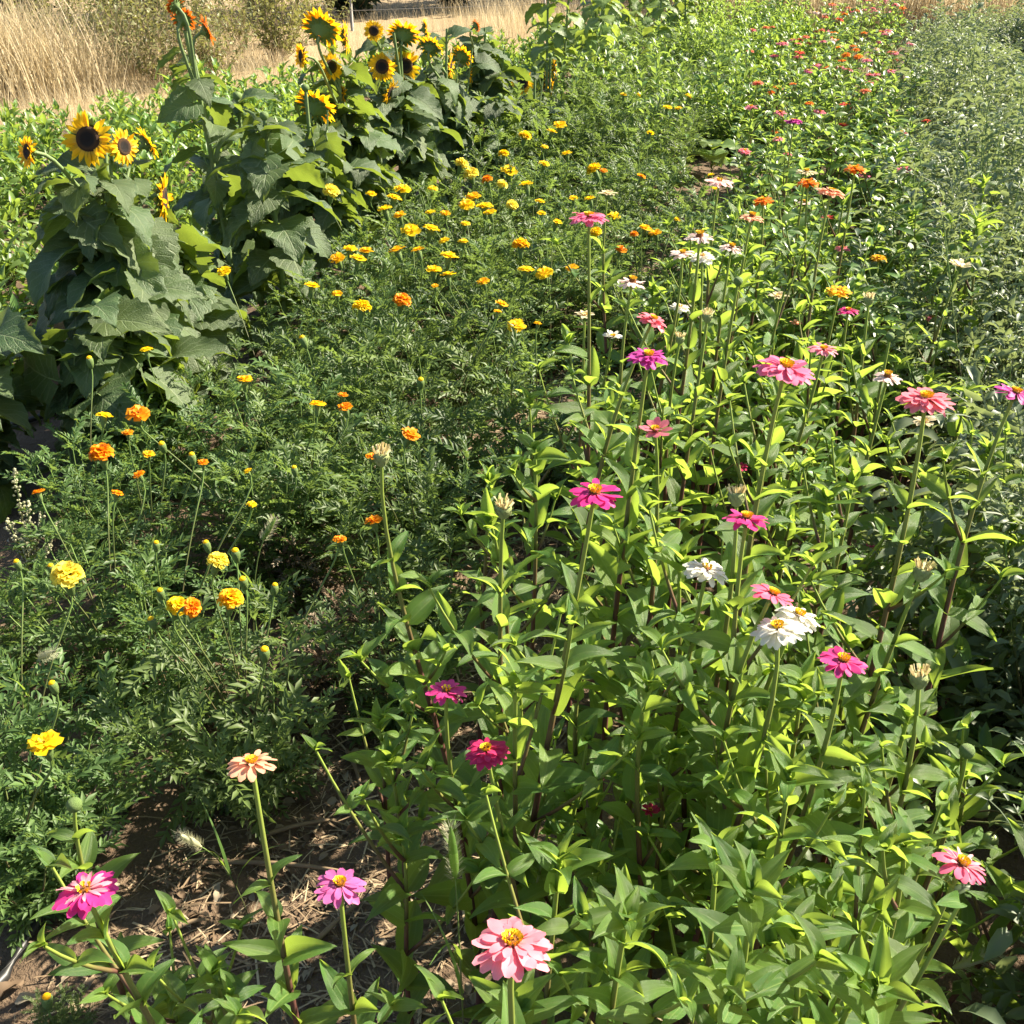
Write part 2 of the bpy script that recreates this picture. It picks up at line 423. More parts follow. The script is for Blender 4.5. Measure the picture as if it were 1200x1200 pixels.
# shredded small leaf bits
bit_t = blade(3, 2, 1, .28, lambda s: math.sin(math.pi * min(1, s * .96 + .03)) ** .7, -.5, .8, .5)
Ms, tt = [], []
u, v = scatter_uv(5600, .6, 9.0, -2.4, .8); u[:3000] = .5 + (u[:3000] - .5) * .35; v[:3000] = -1.15 + .75 * rng.random(3000); u, v = u[1200:], v[1200:]
for a, b in zip(u, v):
    q = gp(a, b) + [0, 0, .006]; th = rng.random() * 6.28
    Ms.append(frame(q, (math.cos(th), math.sin(th), rng.normal(0, .2)), roll=rng.normal(0, .5), s=float(.008 + .026 * rng.random() ** 2))); tt.append(rng.random())
tag(obj('leaf_litter', T_mesh('leaf_litter', many(bit_t, Ms, tt), M['deadleaf'])), 'small dry leaf fragments lying among the crops', 'leaf litter', kind='stuff')
# larger dead leaves one can pick out on the path
dl = []
for i in range(6):
    t = blade(8, 4, 1, .22 + .03 * (i % 3), lambda s: math.sin(math.pi * min(1, s * .95 + .03)) ** .8, -1.0 + .3 * i, 1.4 - .2 * i, .7, .12, 8, i, -.8 + .35 * i, r=np.random.default_rng(i))
    dl.append(T_mesh('fallen_leaf', (t[0], t[1], t[2], np.full(len(t[0]), (.15, .8, .45, .3, .95, .6)[i])), M['deadleaf']))
for i, (px, py, sz) in enumerate([(352, 915, 20), (385, 876, 16), (345, 930, 15), (30, 1155, 30), (18, 1178, 18), (250, 1110, 26), (330, 1010, 14), (255, 1060, 18), (225, 1040, 15), (300, 985, 16), (405, 905, 16), (378, 960, 14), (160, 1120, 14), (440, 1100, 14)]):
    q = at_z(px, py, .0); q[2] = gz(q[0], q[1]) + .012; th = rng.random() * 6.28
    o = obj('fallen_leaf', dl[i % 6], None, frame(q, (math.cos(th), math.sin(th), .1), s=sz * np.linalg.norm(q - CP) / FPX * 1.25))
    tag(o, 'dry curled brown leaf lying on the bare soil path', 'dead leaf', 'fallen leaves on the soil path')
for i, (x0, y0, x1, y1) in enumerate([(305, 968, 400, 945), (195, 1098, 245, 1078), (240, 1000, 420, 1020), (405, 868, 425, 935), (370, 1100, 430, 1050)]):
    a, b = at_z(x0, y0, 0), at_z(x1, y1, 0); a[2], b[2] = gz(*a[:2]) + .012, gz(*b[:2]) + .012
    o = obj('fallen_twig', T_mesh('fallen_twig', tube(bez([np.zeros(3), (b - a) * .5 + [.01, .015, .01], b - a], 7), [.005, .006, .005, .0045, .004, .003, .002], 5, cap=True), M['woody']), None, frame(a, (1, 0, 0)))
    tag(o, 'thin dry twig lying across the bare soil path', 'twig', 'twigs on the soil path')

# irrigation hoses
for (pts, lab) in (([(-60, 1210), (8, 1150), (30, 1112), (52, 1075), (100, 1010), (160, 930)], 'thick black irrigation hose end on soil by marigolds'),
                   ([(-40, 520), (30, 500), (62, 488), (110, 470)], 'black drip hose under the large sunflower leaves')):
    P3 = [at_z(a, b, 0) for a, b in pts]; P3 = [np.array([q[0], q[1], gz(q[0], q[1]) + .014]) for q in P3]
    o = obj('irrigation_hose', T_mesh('irrigation_hose', tube([q - P3[0] for q in P3], .011, 8, cap=True), M['rubber']), None, frame(P3[0], (1, 0, 0)))
    tag(o, lab, 'hose')

# ------------------------------------------------------------------ dry grass verge (stuff)
gb = blade(4, 1, 1, .007, lambda s: 1 - .85 * s, -1.45, -.9)
gb2 = blade(4, 1, 1, .006, lambda s: 1 - .7 * s, -1.5, -.35)
def grass(n, sampler, hts, name, label, wid=1.0):
    A, B = ([], []), ([], [])
    for _ in range(n):
        x, y, hh = sampler()
        if hh <= 0: continue
        th = rng.random() * 6.28; h = hh * rng.uniform(*hts)
        k = 0 if rng.random() < .6 else 1
        Mx = frame((x, y, float(gz(x, y)) - .02), (math.cos(th), math.sin(th), rng.uniform(-.05, .15)), s=(h, h * wid, h)); (A, B)[k][0].append(Mx); (A, B)[k][1].append(float(np.clip(rng.normal(.55, .22), 0, 1)))
    t = join([many(gb, A[0], A[1]), many(gb2, B[0], B[1])])
    return tag(obj(name, T_mesh(name, t, M['grass'])), label, 'dry grass', kind='stuff')
def verge():
    while True:
        x = rng.uniform(-10, 7); y = rng.uniform(6, 20)
        d = y - field_edge(x)
        if d < -.1: continue
        if rng.random() > math.exp(-d / 2.6): continue
        n = float(vnoise(np.array(x), np.array(y), 1.1, 9))
        if d < 1.2: return x, y, .14 + .20 * n
        return x, y, (.20 + .34 * n) * (1.15 if x < -3.2 else .9)
grass(46000, verge, (.45, 1.1), 'dry_grass', 'tall straw coloured dry grass along the field edge')
def clump():
    q = at_z(8, 112, 0); return q[0] + rng.normal(0, .42), q[1] + rng.normal(0, .3), 1.0
grass(1900, clump, (.4, .95), 'dry_grass_clump', 'pale bleached tall grass clump beside the weeds', 1.1)
def reeds():
    x = rng.uniform(1.6, 6.5); return x, rng.uniform(14.1, 16.5), .9
grass(7000, reeds, (.7, 1.2), 'reed_grass', 'brown upright reed grass beyond the zinnia row', 1.2)

# ------------------------------------------------------------------ leaf templates
def lance(s): return (math.sin(math.pi * min(1, s ** .66 * .97 + .03)) ** .85) * (1 - .25 * s)
zl_t, zl = [], []
for i in range(10):
    r_ = np.random.default_rng(40 + i)
    t = blade(9, 4, 1, .205 + .018 * r_.standard_normal(), lance, r_.uniform(-.4, .05), r_.uniform(.15, 1.15), r_.uniform(.25, .7), r_.uniform(.015, .04), 7, i, r_.uniform(-.6, .6), r=None)
    zl_t.append(t); zl.append(T_mesh('zinnia_leaf', t, M['zleaf']))
zl_low = [blade(4, 2, 1, .21, lance, -.1, .5 + .2 * i, .35) for i in range(3)]
def heartp(s): return (math.sin(math.pi * min(1, s ** .50 * .985 + .015))) ** .8 * (1.08 - .42 * s) if s > 0 else .10
def sun_leaf(i, mat, L=1.0):
    r_ = np.random.default_rng(70 + i); pl = .42
    ang = R(r_.uniform(5, 30))
    pet = bez([(0, 0, 0), (pl * .5, 0, pl * .5 * math.tan(ang) + .05), (pl, 0, pl * math.tan(ang) * .6)], 5)
    b = blade(13, 6, L, .42, heartp, r_.uniform(.2, .7), r_.uniform(1.1, 1.75), r_.uniform(-.1, .35), r_.uniform(.02, .05), 10, i, r_.uniform(-.6, .6), heart=.20, teeth=.09, r=r_)
    b = xf(b, frame(pet[-1] - [.02, 0, 0], (1, 0, 0)))
    pt = tube(pet, [.022, .018, .016, .015, .012], 4); V, F, U, T = join([b, pt])
    return mesh_data('sunflower_leaf', V, F, U, T, [mat, M['sstem']], midx=[0] * len(b[1]) + [1] * len(pt[1]))
sl_m = [sun_leaf(i, M['sleaf']) for i in range(10)]
sl_y = [sun_leaf(i + 30, M['sleaf2']) for i in range(3)]

# ------------------------------------------------------------------ flower templates
def zpetal(i, wd=.23, tipn=.0):
    r_ = np.random.default_rng(90 + i)
    pr = lambda s: (.28 + .72 * min(1, s / .62) ** .8) if s < .68 else max(.25, math.sqrt(max(0, 1 - ((s - .62) / .40) ** 2)))
    return blade(5, 3, 1, wd, pr, r_.uniform(-.22, .08), r_.uniform(.1, .75), r_.uniform(-.2, .35), .03, 5, i, r_.uniform(-.35, .35))
zp_t = [zpetal(i, .21 + .02 * (i % 3)) for i in range(4)] + [zpetal(9 + i, .12) for i in range(2)]
zp = [T_mesh('petal', t, M['petal']) for t in zp_t]
def ring(tpls, n, L, r0, z, up, jit, seed, s2=1.0):
    r_ = np.random.default_rng(seed); o = []
    for k in range(n):
        a = 2 * math.pi * (k + r_.uniform(-.25, .25)) / n
        l = L * r_.uniform(1 - jit, 1 + jit * .6); e = up + r_.normal(0, .12)
        o.append((r_.integers(len(tpls)), frame((r0 * math.cos(a), r0 * math.sin(a), z), (math.cos(a) * math.cos(e), math.sin(a) * math.cos(e), math.sin(e)), roll=r_.normal(0, .15), s=(l, l * s2, l)), r_.random()))
    return o
# unit flower: overall diameter 1
def zin_layers(kind, seed):
    if kind == 'single': return ring(range(4), 14, .40, .10, .0, .02, .1, seed) + ring(range(4), 10, .32, .09, .02, .14, .16, seed + 1)
    if kind == 'double': return ring(range(4), 18, .40, .10, .0, .0, .10, seed) + ring(range(4), 15, .33, .09, .025, .12, .16, seed + 1) + ring(range(4), 10, .25, .08, .05, .3, .14, seed + 2)
    if kind == 'thin': return ring((4, 5), 15, .40, .10, .0, .1, .15, seed) + ring((4, 5), 9, .28, .09, .03, .5, .2, seed + 1)
    if kind == 'cup': return ring(range(4), 9, .42, .10, .0, .45, .1, seed, 1.2) + ring(range(4), 7, .34, .08, .03, .8, .1, seed + 1, 1.2)
    if kind == 'spent': return ring((4, 5), 14, .36, .08, .0, .5, .3, seed) + ring((4, 5), 8, .22, .06, .04, 1.0, .2, seed + 1)
def corolla(kind, seed):
    return join([xf(zp_t[i], m_, t) for i, m_, t in zin_layers(kind, seed)])
cor_m = {k: [T_mesh('corolla', corolla(k, 200 + 10 * j), M['petal']) for j in range(2)] for k in ('single', 'double', 'thin', 'cup', 'spent')}
def zdisc(r=.105, h=.085, nfl=13, seed=0):
    r_ = np.random.default_rng(seed)
    dome = lathe([(.0005, h), (r * .4, h * .96), (r * .75, h * .75), (r, h * .3), (r * .9, -.02)], 10)
    fl = blade(2, 1, 1, .35, lambda s: .5 + .5 * s, -.9, -.1)
    Ms = []
    for k in range(nfl):
        a = 2 * math.pi * k / nfl + r_.normal(0, .1)
        for q in range(3):
            b = a + (q - 1) * .8; rr = r * r_.uniform(.72, .9)
            Ms.append(frame((rr * math.cos(a), rr * math.sin(a), h * .72), (math.cos(b), math.sin(b), .75), s=.078))
    for k in range(nfl // 2):
        a = 2 * math.pi * r_.random(); rr = r * .35 * r_.random()
        Ms.append(frame((rr * math.cos(a), rr * math.sin(a), h * .93), (math.cos(a), math.sin(a), 1.2), s=.05))
    f = many(fl, Ms, r_.random(len(Ms))); V, F, U, T = join([dome, f])
    return mesh_data('disc', V, F, U, T, [M['cone'], M['floret']], midx=[0] * len(dome[1]) + [1] * len(f[1]))
zd = [zdisc(seed=i) for i in range(3)]; zd_tall = zdisc(.125, .19, 15, 7); zd_red = zdisc(.10, .07, 5, 8)
def calyx_t():
    cup = lathe([(.035, -.19), (.06, -.17), (.115, -.11), (.13, -.05), (.11, .0), (.02, .012)], 9)
    sc_ = blade(2, 2, .09, .035, lambda s: math.sin(math.pi * (.25 + .73 * s)), -1.3, -1.0)
    Ms = []
    for row in range(2):
        for k in range(8):
            a = 2 * math.pi * (k + .5 * row) / 8; rr = .105 + .028 * row
            Ms.append(frame((rr * math.cos(a), rr * math.sin(a), -.13 + .05 * row), (math.cos(a), math.sin(a), 0)))
    return join([cup, many(sc_, Ms, np.full(len(Ms), .5))])
cal_m = T_mesh('flower', calyx_t(), M['calyx'])
# seed head and bud
def seed_head():
    c = lathe([(.09, -.42), (.16, -.38), (.36, -.15), (.40, .1), (.33, .28), (.2, .3)], 10)
    sc_ = blade(2, 2, .22, .11, lambda s: math.sin(math.pi * (.25 + .73 * s)), -1.35, -1.2); Ms = []
    for row in range(3):
        for k in range(9):
            a = 2 * math.pi * (k + .5 * row) / 9; rr = (.22, .36, .39)[row]
            Ms.append(frame((rr * math.cos(a), rr * math.sin(a), (-.34, -.15, .03)[row]), (math.cos(a), math.sin(a), 0)))
    return join([c, many(sc_, Ms, np.full(len(Ms), .5))])
sh_m = T_mesh('seed_head', seed_head(), M['seedcup'])
def tuft(seed=3):
    r_ = np.random.default_rng(seed); b = blade(3, 1, 1, .13, lambda s: .6 + .4 * s, -.2, .2); Ms = []
    for k in range(34):
        a = 6.283 * r_.random(); rr = .3 * math.sqrt(r_.random()); t_ = .55 * rr / .3
        Ms.append(frame((rr * math.cos(a), rr * math.sin(a), .22), (math.sin(t_) * math.cos(a), math.sin(t_) * math.sin(a), math.cos(t_)), roll=6 * r_.random(), s=r_.uniform(.3, .5)))
    return many(b, Ms, r_.random(34))
tuft_m = T_mesh('dry_petal_tuft', tuft(), M['cream'])
bud_m = T_mesh('bud', lathe([(.10, -.5), (.2, -.45), (.46, -.15), (.5, .12), (.40, .36), (.18, .48), (.001, .5)], 10), M['calyx'])

# ------------------------------------------------------------------ keep blooms in view: foliage grows around them
BLOOMS = []          # (px, py, radius px, depth)
def blocked(p, half):
    x, y, f = pix(p)
    for bx, by, br, bf in BLOOMS:
        if f < bf - .02:
            d = half * FPX / f + br * .85
            if (x - bx) ** 2 + (y - by) ** 2 < d * d: return True
    return False

# ------------------------------------------------------------------ zinnia plants
def leaf_obj(parent, base, pos, d, s, roll, meshes, name='leaf', check=True, wide=.26):
    Ml = frame(pos, d, roll=roll, s=s)
    if check:
        for k in (.35, .8):
            q = base + (Ml @ np.array([k, 0, -.12 * k, 1]))[:3]
            if blocked(q, wide * s): return None
    return obj(name, meshes[rng.integers(len(meshes))], parent, Ml)

def zinnia(base, top, n_top, kind, label, group, ped=.16, fl=None, branches=2, lsz=1.0, full=True, name='zinnia_plant', check=True):
    """fl(parent, matrix) builds what sits on top; ped: bare stalk below it; full: single leaves as parts, else one foliage part"""
    e = empty(name, base, label, 'zinnia', group); T = np.asarray(top) - base; h = T[2]
    pts = bez([np.zeros(3), np.array([0, 0, h * .38]) + np.array([*rng.normal(0, .02, 2), 0]), T - nrm(n_top) * h * .25 + np.array([*rng.normal(0, .01, 2), 0]), T], 14)
    r0 = .0040 + .0024 * h
    obj('stem', T_mesh('stem', tube(pts, np.linspace(r0, .0027, 14), 6), M['zstem']), e)
    acc = [] if not full else None
    def put(pos, d, s, roll):
        if full: leaf_obj(e, base, pos, d, s, roll, zl, check=check)
        else:
            Ml = frame(pos, d, roll=roll, s=s)
            acc.append(xf(zl_low[rng.integers(3)], Ml, rng.random()))
    def along(q): 
        t = q * 13; i = min(12, int(t)); return pts[i] + (pts[i + 1] - pts[i]) * (t - i)
    hh = max(.12, h - ped); nn = max(3, int(hh / .063)); az = rng.random() * 6.28
    brs = []
    for k in range(nn):
        q = (.10 + (hh / h - .10) * k / (nn - 1)); p0 = along(q); az += math.pi / 2 + rng.normal(0, .25)
        rel = k / (nn - 1)
        s = lsz * (.055 + .062 * math.sin(math.pi * min(1, .25 + .72 * rel)) ) * rng.uniform(.85, 1.15)
        if rel < .15 and rng.random() < .5: continue
        for sg in (0, math.pi):
            a = az + sg + rng.normal(0, .15); el = rng.normal(.28 + .55 * rel, .26)
            put(p0, (math.cos(a) * math.cos(el), math.sin(a) * math.cos(el), math.sin(el)), s * rng.uniform(.9, 1.1), rng.normal(0, .35))
        if .25 < rel < .9: brs.append((p0, az + math.pi / 2, rel))
    random.shuffle(brs)
    for p0, a, rel in brs[:branches]:
        bl = rng.uniform(.10, .26) * (1.2 - .5 * rel); el = rng.uniform(.75, 1.15)
        d = np.array([math.cos(a) * math.cos(el), math.sin(a) * math.cos(el), math.sin(el)])
        P2 = bez([p0, p0 + d * bl * .6, p0 + d * bl + [0, 0, bl * .25]], 6)
        obj('branch', T_mesh('branch', tube(P2, np.linspace(.0032, .0018, 6), 5, .5, 1), M['zstem']), e)
        for j, (i2, s0) in enumerate(((3, .065), (5, .05))):
            a2 = a + j * math.pi / 2 + math.pi / 2
            for sg in (0, math.pi):
                el2 = rng.normal(.45 + .25 * j, .15); aa = a2 + sg
                put(P2[i2], (math.cos(aa) * math.cos(el2), math.sin(aa) * math.cos(el2), math.sin(el2)), lsz * s0 * rng.uniform(.8, 1.25), rng.normal(0, .3))
        for sg in range(2):
            aa = a + sg * math.pi; put(P2[5], (math.cos(aa) * .45, math.sin(aa) * .45, .9), lsz * .034, 0)
    if fl is None:      # leafy tip
        for j in range(6):
            aa = az + j * 2.4; el = .55 + .10 * j
            put(T - [0, 0, .012 * (6 - j) * .3], (math.cos(aa) * math.cos(el), math.sin(aa) * math.cos(el), math.sin(el)), lsz * (.088 - .008 * j), rng.normal(0, .2))
    else: fl(e, T, n_top)
    if acc:
        tag(obj('foliage', T_mesh('foliage', join(acc), M['zfol']), e), kind='stuff')
    return e

COL = {  # petal base colours
 'coral': (.90, .33, .40), 'magenta': (.68, .06, .27), 'hot': (.74, .05, .29), 'lilac': (.66, .16, .42), 'peach': (.88, .46, .30),
 'crimson': (.62, .04, .16), 'rose': (.80, .21, .36), 'dusty': (.60, .18, .24), 'salmon': (.84, .26, .32), 'white': (.86, .84, .74),
 'blush': (.86, .68, .62), 'cream': (.76, .66, .42), 'orange': (.86, .26, .02), 'yellow': (.88, .52, .02), 'red': (.68, .07, .05),
 'purple': (.55, .07, .34), 'pinkred': (.82, .16, .28), 'coralred': (.82, .24, .15), 'pink': (.82, .30, .38), 'pinkwhite': (.88, .58, .55)}

def bloom(kind, col, D, indiv=False, disc=0, col2=None):
    def f(e, T, n):
        s = D
        F0 = obj('flower', cal_m, e, zframe(T, n, rng.random() * 6.28, s))
        if kind in ('spent',): obj('disc', zd_red, F0)
        else: obj('disc', (zd + [zd_tall, zd_red])[disc], F0)
        if indiv:
            L = zin_layers(kind, int(rng.integers(1e6))); n0 = len(L)
            for i, (k, m_, t) in enumerate(L):
                c = COL[col]
                if col2 and i > n0 * .5: c = tuple(.35 * a + .65 * b for a, b in zip(COL[col], COL[col2])); k = 4 + k % 2
                v_ = rng.uniform(.9, 1.1)
                obj('petal', zp[k], F0, m_, tuple(min(.95, x * v_) for x in c))
        else: obj('corolla', cor_m[kind][rng.integers(2)], F0, zframe((0, 0, 0), (0, 0, 1), rng.random() * 6), COL[col])
    return f
def seedtop(D, closed=False):
    def f(e, T, n):
        if closed: obj('bud', bud_m, e, zframe(T, n, 0, D))
        else:
            o = obj('seed_head', sh_m, e, zframe(T, n, rng.random() * 6, D)); obj('dry_petal_tuft', tuft_m, o)
    return f

# px, py, width px, real diameter, kind, colour, disc, (tilt toward +x, tilt toward camera), lean of the base (x, y), label, inner colour
HERO = [
 (600, 1107, 100, .078, 'double', 'coral', 0, (0, .05), (.03, -.02), 'coral pink zinnia with yellow centre and the largest bloom', None),
 (100, 1045, 72, .076, 'double', 'hot', 4, (-.1, .15), (.04, -.02), 'magenta zinnia with white streaked inner petals standing over bare soil', 'pinkwhite'),
 (295, 895, 62, .062, 'thin', 'peach', 1, (.0, -.1), (.06, -.03), 'faded peach zinnia on a tall thin stem over the soil path', None),
 (398, 1037, 62, .064, 'single', 'lilac', 1, (.1, .12), (.01, -.02), 'lilac pink single zinnia beside the soil path', None),
 (523, 810, 52, .062, 'single', 'magenta', 4, (.1, .12), (.04, 0), 'magenta zinnia with brown centre low at the path edge', None),
 (570, 880, 58, .066, 'double', 'crimson', 0, (-.1, .2), (.06, 0), 'crimson ruffled zinnia with yellow florets below the leafy shoot', None),
 (697, 578, 70, .076, 'single', 'hot', 0, (.05, .2), (-.10, -.03), 'hot magenta zinnia with large yellow centre on curved stem', None),
 (1127, 1013, 62, .066, 'thin', 'pinkred', 1, (.25, .15), (-.12, 0), 'pink and white narrow petalled zinnia beside the tomato plants', 'pinkwhite'),
 (988, 775, 62, .068, 'single', 'magenta', 0, (.1, .22), (.0, 0), 'magenta zinnia with yellow ring to the lower side of the white pair', None),
 (905, 697, 58, .066, 'single', 'pinkred', 0, (.35, .05), (.0, .03), 'tilted pink red zinnia directly above the white pair', None),
 (912, 737, 66, .074, 'double', 'white', 1, (-.2, .1), (-.02, 0), 'creamy white cupped zinnia, front one of a pair', None),
 (936, 722, 58, .070, 'double', 'white', 1, (.2, .1), (-.04, .02), 'white zinnia, rear one of a pair', None),
 (828, 668, 58, .072, 'double', 'white', 4, (.1, .2), (.0, 0), 'white zinnia alone among leaves above the seed head stem', None),
 (875, 608, 60, .070, 'single', 'magenta', 0, (.05, .0), (.0, 0), 'magenta zinnia half hidden behind a seed head', None),
 (768, 505, 45, .062, 'cup', 'dusty', 0, (-.1, .25), (.02, 0), 'dusty pink cupped zinnia with yellow ring', None),
 (760, 418, 55, .074, 'double', 'purple', 0, (.05, .12), (.0, 0), 'purple pink zinnia with yellow centre behind a leaning stem', None),
 (920, 432, 75, .092, 'double', 'rose', 0, (.1, .2), (.0, 0), 'large rose pink zinnia with raised yellow centre', None),
 (765, 375, 42, .066, 'double', 'salmon', 1, (.35, .05), (-.06, 0), 'tilted rose red zinnia below the white and orange ones', None),
 (690, 255, 50, .082, 'double', 'rose', 1, (.05, -.12), (.0, 0), 'tall rose pink zinnia standing above the marigolds', None),
 (1085, 468, 66, .085, 'double', 'salmon', 0, (.0, -.02), (.0, 0), 'salmon pink zinnia in front of a faded cream one', None),
 (1190, 461, 50, .076, 'single', 'purple', 0, (.2, .0), (-.05, -.05), 'purple magenta zinnia leaning over the tomato plants', None),
 (965, 410, 38, .066, 'thin', 'pink', 0, (.1, .0), (.0, 0), 'shaggy pale pink zinnia next to the large rose one', None),
 (741, 331, 36, .066, 'single', 'blush', 3, (.1, .0), (.0, 0), 'white zinnia with tall orange cone behind a leaning stem', None),
 (685, 370, 32, .062, 'spent', 'cream', 4, (.0, .0), (.0, 0), 'faded cream zinnia below the tall rose pink one', None),
 (1040, 442, 36, .064, 'single', 'blush', 3, (.0, .1), (.0, 0), 'white zinnia with orange centre beside the salmon one', None),
 (1083, 495, 34, .064, 'spent', 'cream', 4, (.0, .2), (-.03, 0), 'faded cream yellow zinnia tucked under the salmon one', None),
 (762, 950, 24, .050, 'cup', 'crimson', 4, (.1, .3), (.0, 0), 'small crimson zinnia hidden among shaded leaves', None),
 (718, 395, 27, .058, 'cup', 'white', 1, (.0, .1), (.0, 0), 'small white cupped zinnia at the path edge', None),
 (820, 278, 37, .070, 'single', 'blush', 3, (.0, .05), (.0, 0), 'blush zinnia with orange cone above a fluffy white one', None),
 (823, 301, 32, .066, 'double', 'white', 4, (.0, .2), (.0, 0), 'fluffy white double zinnia under a blush one', None),
 (800, 297, 33, .066, 'single', 'blush', 1, (-.1, .05), (.0, 0), 'pale blush zinnia left beside the fluffy white one', None),
 (857, 291, 30, .064, 'thin', 'blush', 3, (.1, .05), (.0, 0), 'narrow petalled white zinnia with red orange cone', None),
 (843, 213, 36, .080, 'single', 'pinkwhite', 4, (.1, .1), (.0, 0), 'pinkish white zinnia on tall stem by the squash leaf', None),
 (712, 228, 29, .070, 'spent', 'cream', 4, (.0, .0), (.0, 0), 'faded cream zinnia behind the tall rose pink one', None),
 (881, 255, 31, .070, 'single', 'peach', 3, (.1, .0), (.0, 0), 'peach zinnia with tall orange cone', None),
 (894, 235, 26, .066, 'double', 'orange', 1, (.0, .05), (.0, 0), 'light orange zinnia above the peach one', None),
 (797, 360, 26, .060, 'double', 'white', 4, (.1, .1), (.0, 0), 'small white zinnia over dark shaded leaves', None),
 (912, 348, 30, .066, 'spent', 'cream', 4, (.0, .1), (.0, 0), 'spent cream zinnia with spiky petals above the large rose one', None),
 (933, 380, 22, .058, 'spent', 'peach', 4, (.2, .0), (.0, 0), 'withered peach zinnia low among bright leaves', None),
 (983, 341, 32, .070, 'double', 'yellow', 4, (.1, .2), (.0, 0), 'golden yellow zinnia with red brown centre', None),
 (994, 364, 27, .062, 'single', 'magenta', 0, (.0, .0), (.0, 0), 'small magenta zinnia below the golden yellow one', None),
 (987, 291, 20, .060, 'single', 'salmon', 1, (.0, .1), (.0, 0), 'small salmon zinnia above the golden yellow one', None),
 (1030, 302, 22, .062, 'double', 'yellow', 1, (.0, .0), (.0, 0), 'amber yellow zinnia near the tomato foliage', None),
 (970, 256, 15, .050, 'cup', 'red', 1, (.0, .1), (.0, 0), 'small red opening zinnia among pale leaves', None),
 (945, 201, 26, .074, 'single', 'cream', 1, (.0, .0), (.0, 0), 'pale peach zinnia above the orange one', None),
 (947, 214, 28, .074, 'double', 'orange', 1, (.0, .0), (.0, 0), 'orange zinnia just below a pale peach one', None),
 (974, 225, 35, .080, 'double', 'peach', 1, (.1, .0), (.0, 0), 'wide pale salmon zinnia beside the orange one', None),
 (1002, 198, 28, .076, 'double', 'orange', 1, (.05, .0), (.0, 0), 'bright orange zinnia on a tall stem', None),
 (1060, 198, 19, .066, 'double', 'salmon', 1, (.0, .0), (.0, 0), 'coral pink zinnia at the edge of the tomatoes', None),
 (930, 142, 21, .074, 'double', 'purple', 1, (.0, .0), (.0, 0), 'bright purple pink zinnia over dark leaves beside the path', None),
 (943, 238, 19, .060, 'single', 'blush', 3, (.0, .0), (.0, 0), 'small white and orange zinnia under the wide salmon one', None),
 (1027, 234, 14, .050, 'cup', 'white', 1, (.2, .0), (.0, 0), 'little white zinnia below the bright orange one', None),
 (1100, 238, 17, .066, 'single', 'white', 1, (.0, .0), (.0, 0), 'lone white zinnia standing over the tomato foliage', None),
 (1125, 312, 28, .070, 'cup', 'cream', 4, (.1, .1), (.0, 0), 'faded cream zinnia lying over the tomato foliage', None),
 (1094, 373, 20, .058, 'thin', 'dusty', 4, (.0, .1), (.0, 0), 'small dusty pink zinnia over the tomato foliage', None),
 (888, 97, 15, .072, 'double', 'coralred', 1, (.0, .0), (.0, 0), 'orange red zinnia alone over the far path', None),
 (917, 51, 15, .080, 'double', 'pink', 1, (.0, .0), (.0, 0), 'pale pink zinnia on a tall stalk far up the row', None),
 (1020, 645, 22, .050, 'cup', 'magenta', 4, (.3, .2), (.0, 0), 'magenta zinnia mostly hidden behind dark stems', None),
 (868, 548, 18, .045, 'cup', 'crimson', 4, (.0, .1), (.0, 0), 'tiny crimson zinnia between leaves above the seed head', None),
]
SEEDS = [ # px, py, width, diameter, closed, lean, label
 (447, 537, 24, .030, False, (.10, -.04), 'zinnia with a pale dry seed head on a leaning stem'),
 (590, 598, 26, .032, False, (.0, -.02), 'zinnia with a cream dry seed head on a straight stem'),
 (863, 584, 24, .030, False, (-.05, -.03), 'zinnia with a seed head in front of a magenta bloom'),
 (1080, 672, 24, .032, False, (-.08, 0), 'zinnia with a pale green seed head near the tomatoes'),
 (1077, 797, 25, .030, False, (-.06, -.03), 'zinnia with a yellowish seed head on a slanting stem'),
 (1133, 881, 17, .022, True, (-.05, 0), 'zinnia with a round closed bud beside the tomatoes'),
 (87, 944, 17, .022, True, (.03, .02), 'zinnia with a round green bud above the streaked magenta bloom'),
 (865, 330, 11, .020, True, (.0, 0), 'zinnia with a small grey bud on a bare stalk'),
 (829, 372, 15, .026, False, (.0, 0), 'zinnia with a spent head among bright leaves'),
 (797, 398, 13, .024, False, (.0, 0), 'zinnia with a grey seed head behind the purple pink bloom'),
 (1018, 352, 14, .028, False, (.0, 0), 'zinnia with a drying head right of the golden bloom'),
 (1043, 395, 10, .020, True, (.0, 0), 'zinnia with a red tipped bud beside the tomato foliage'),
]
plan = []
for (px, py, wpx, D, kind, col, disc, tilt, lean, lab, c2) in HERO:
    T = at_range(px, py, D * FPX / wpx)
    if not .42 <= T[2] <= 1.12:
        T = at_z(px, py, min(1.12, max(.42, T[2]))); D = wpx * np.linalg.norm(T - CP) / FPX
    n = np.array([tilt[0] + rng.normal(0, .05), (.20 if py > 600 else .07) - tilt[1] * .5, 1.0]); D *= .95
    BLOOMS.append((px, py, wpx * .5, pix(T)[2])); plan.append((T, n, lean, bloom(kind, col, D, wpx >= 45, disc, c2), lab, wpx, D))
for (px, py, wpx, D, closed, lean, lab) in SEEDS:
    T = at_range(px, py, D * FPX / wpx)
    if not .42 <= T[2] <= 1.05: T = at_z(px, py, min(1.05, max(.42, T[2]))); D = wpx * np.linalg.norm(T - CP) / FPX
    BLOOMS.append((px, py, wpx * .6, pix(T)[2])); plan.append((T, np.array([*rng.normal(0, .12, 2), 1]), lean, seedtop(D, closed), lab, wpx, D))
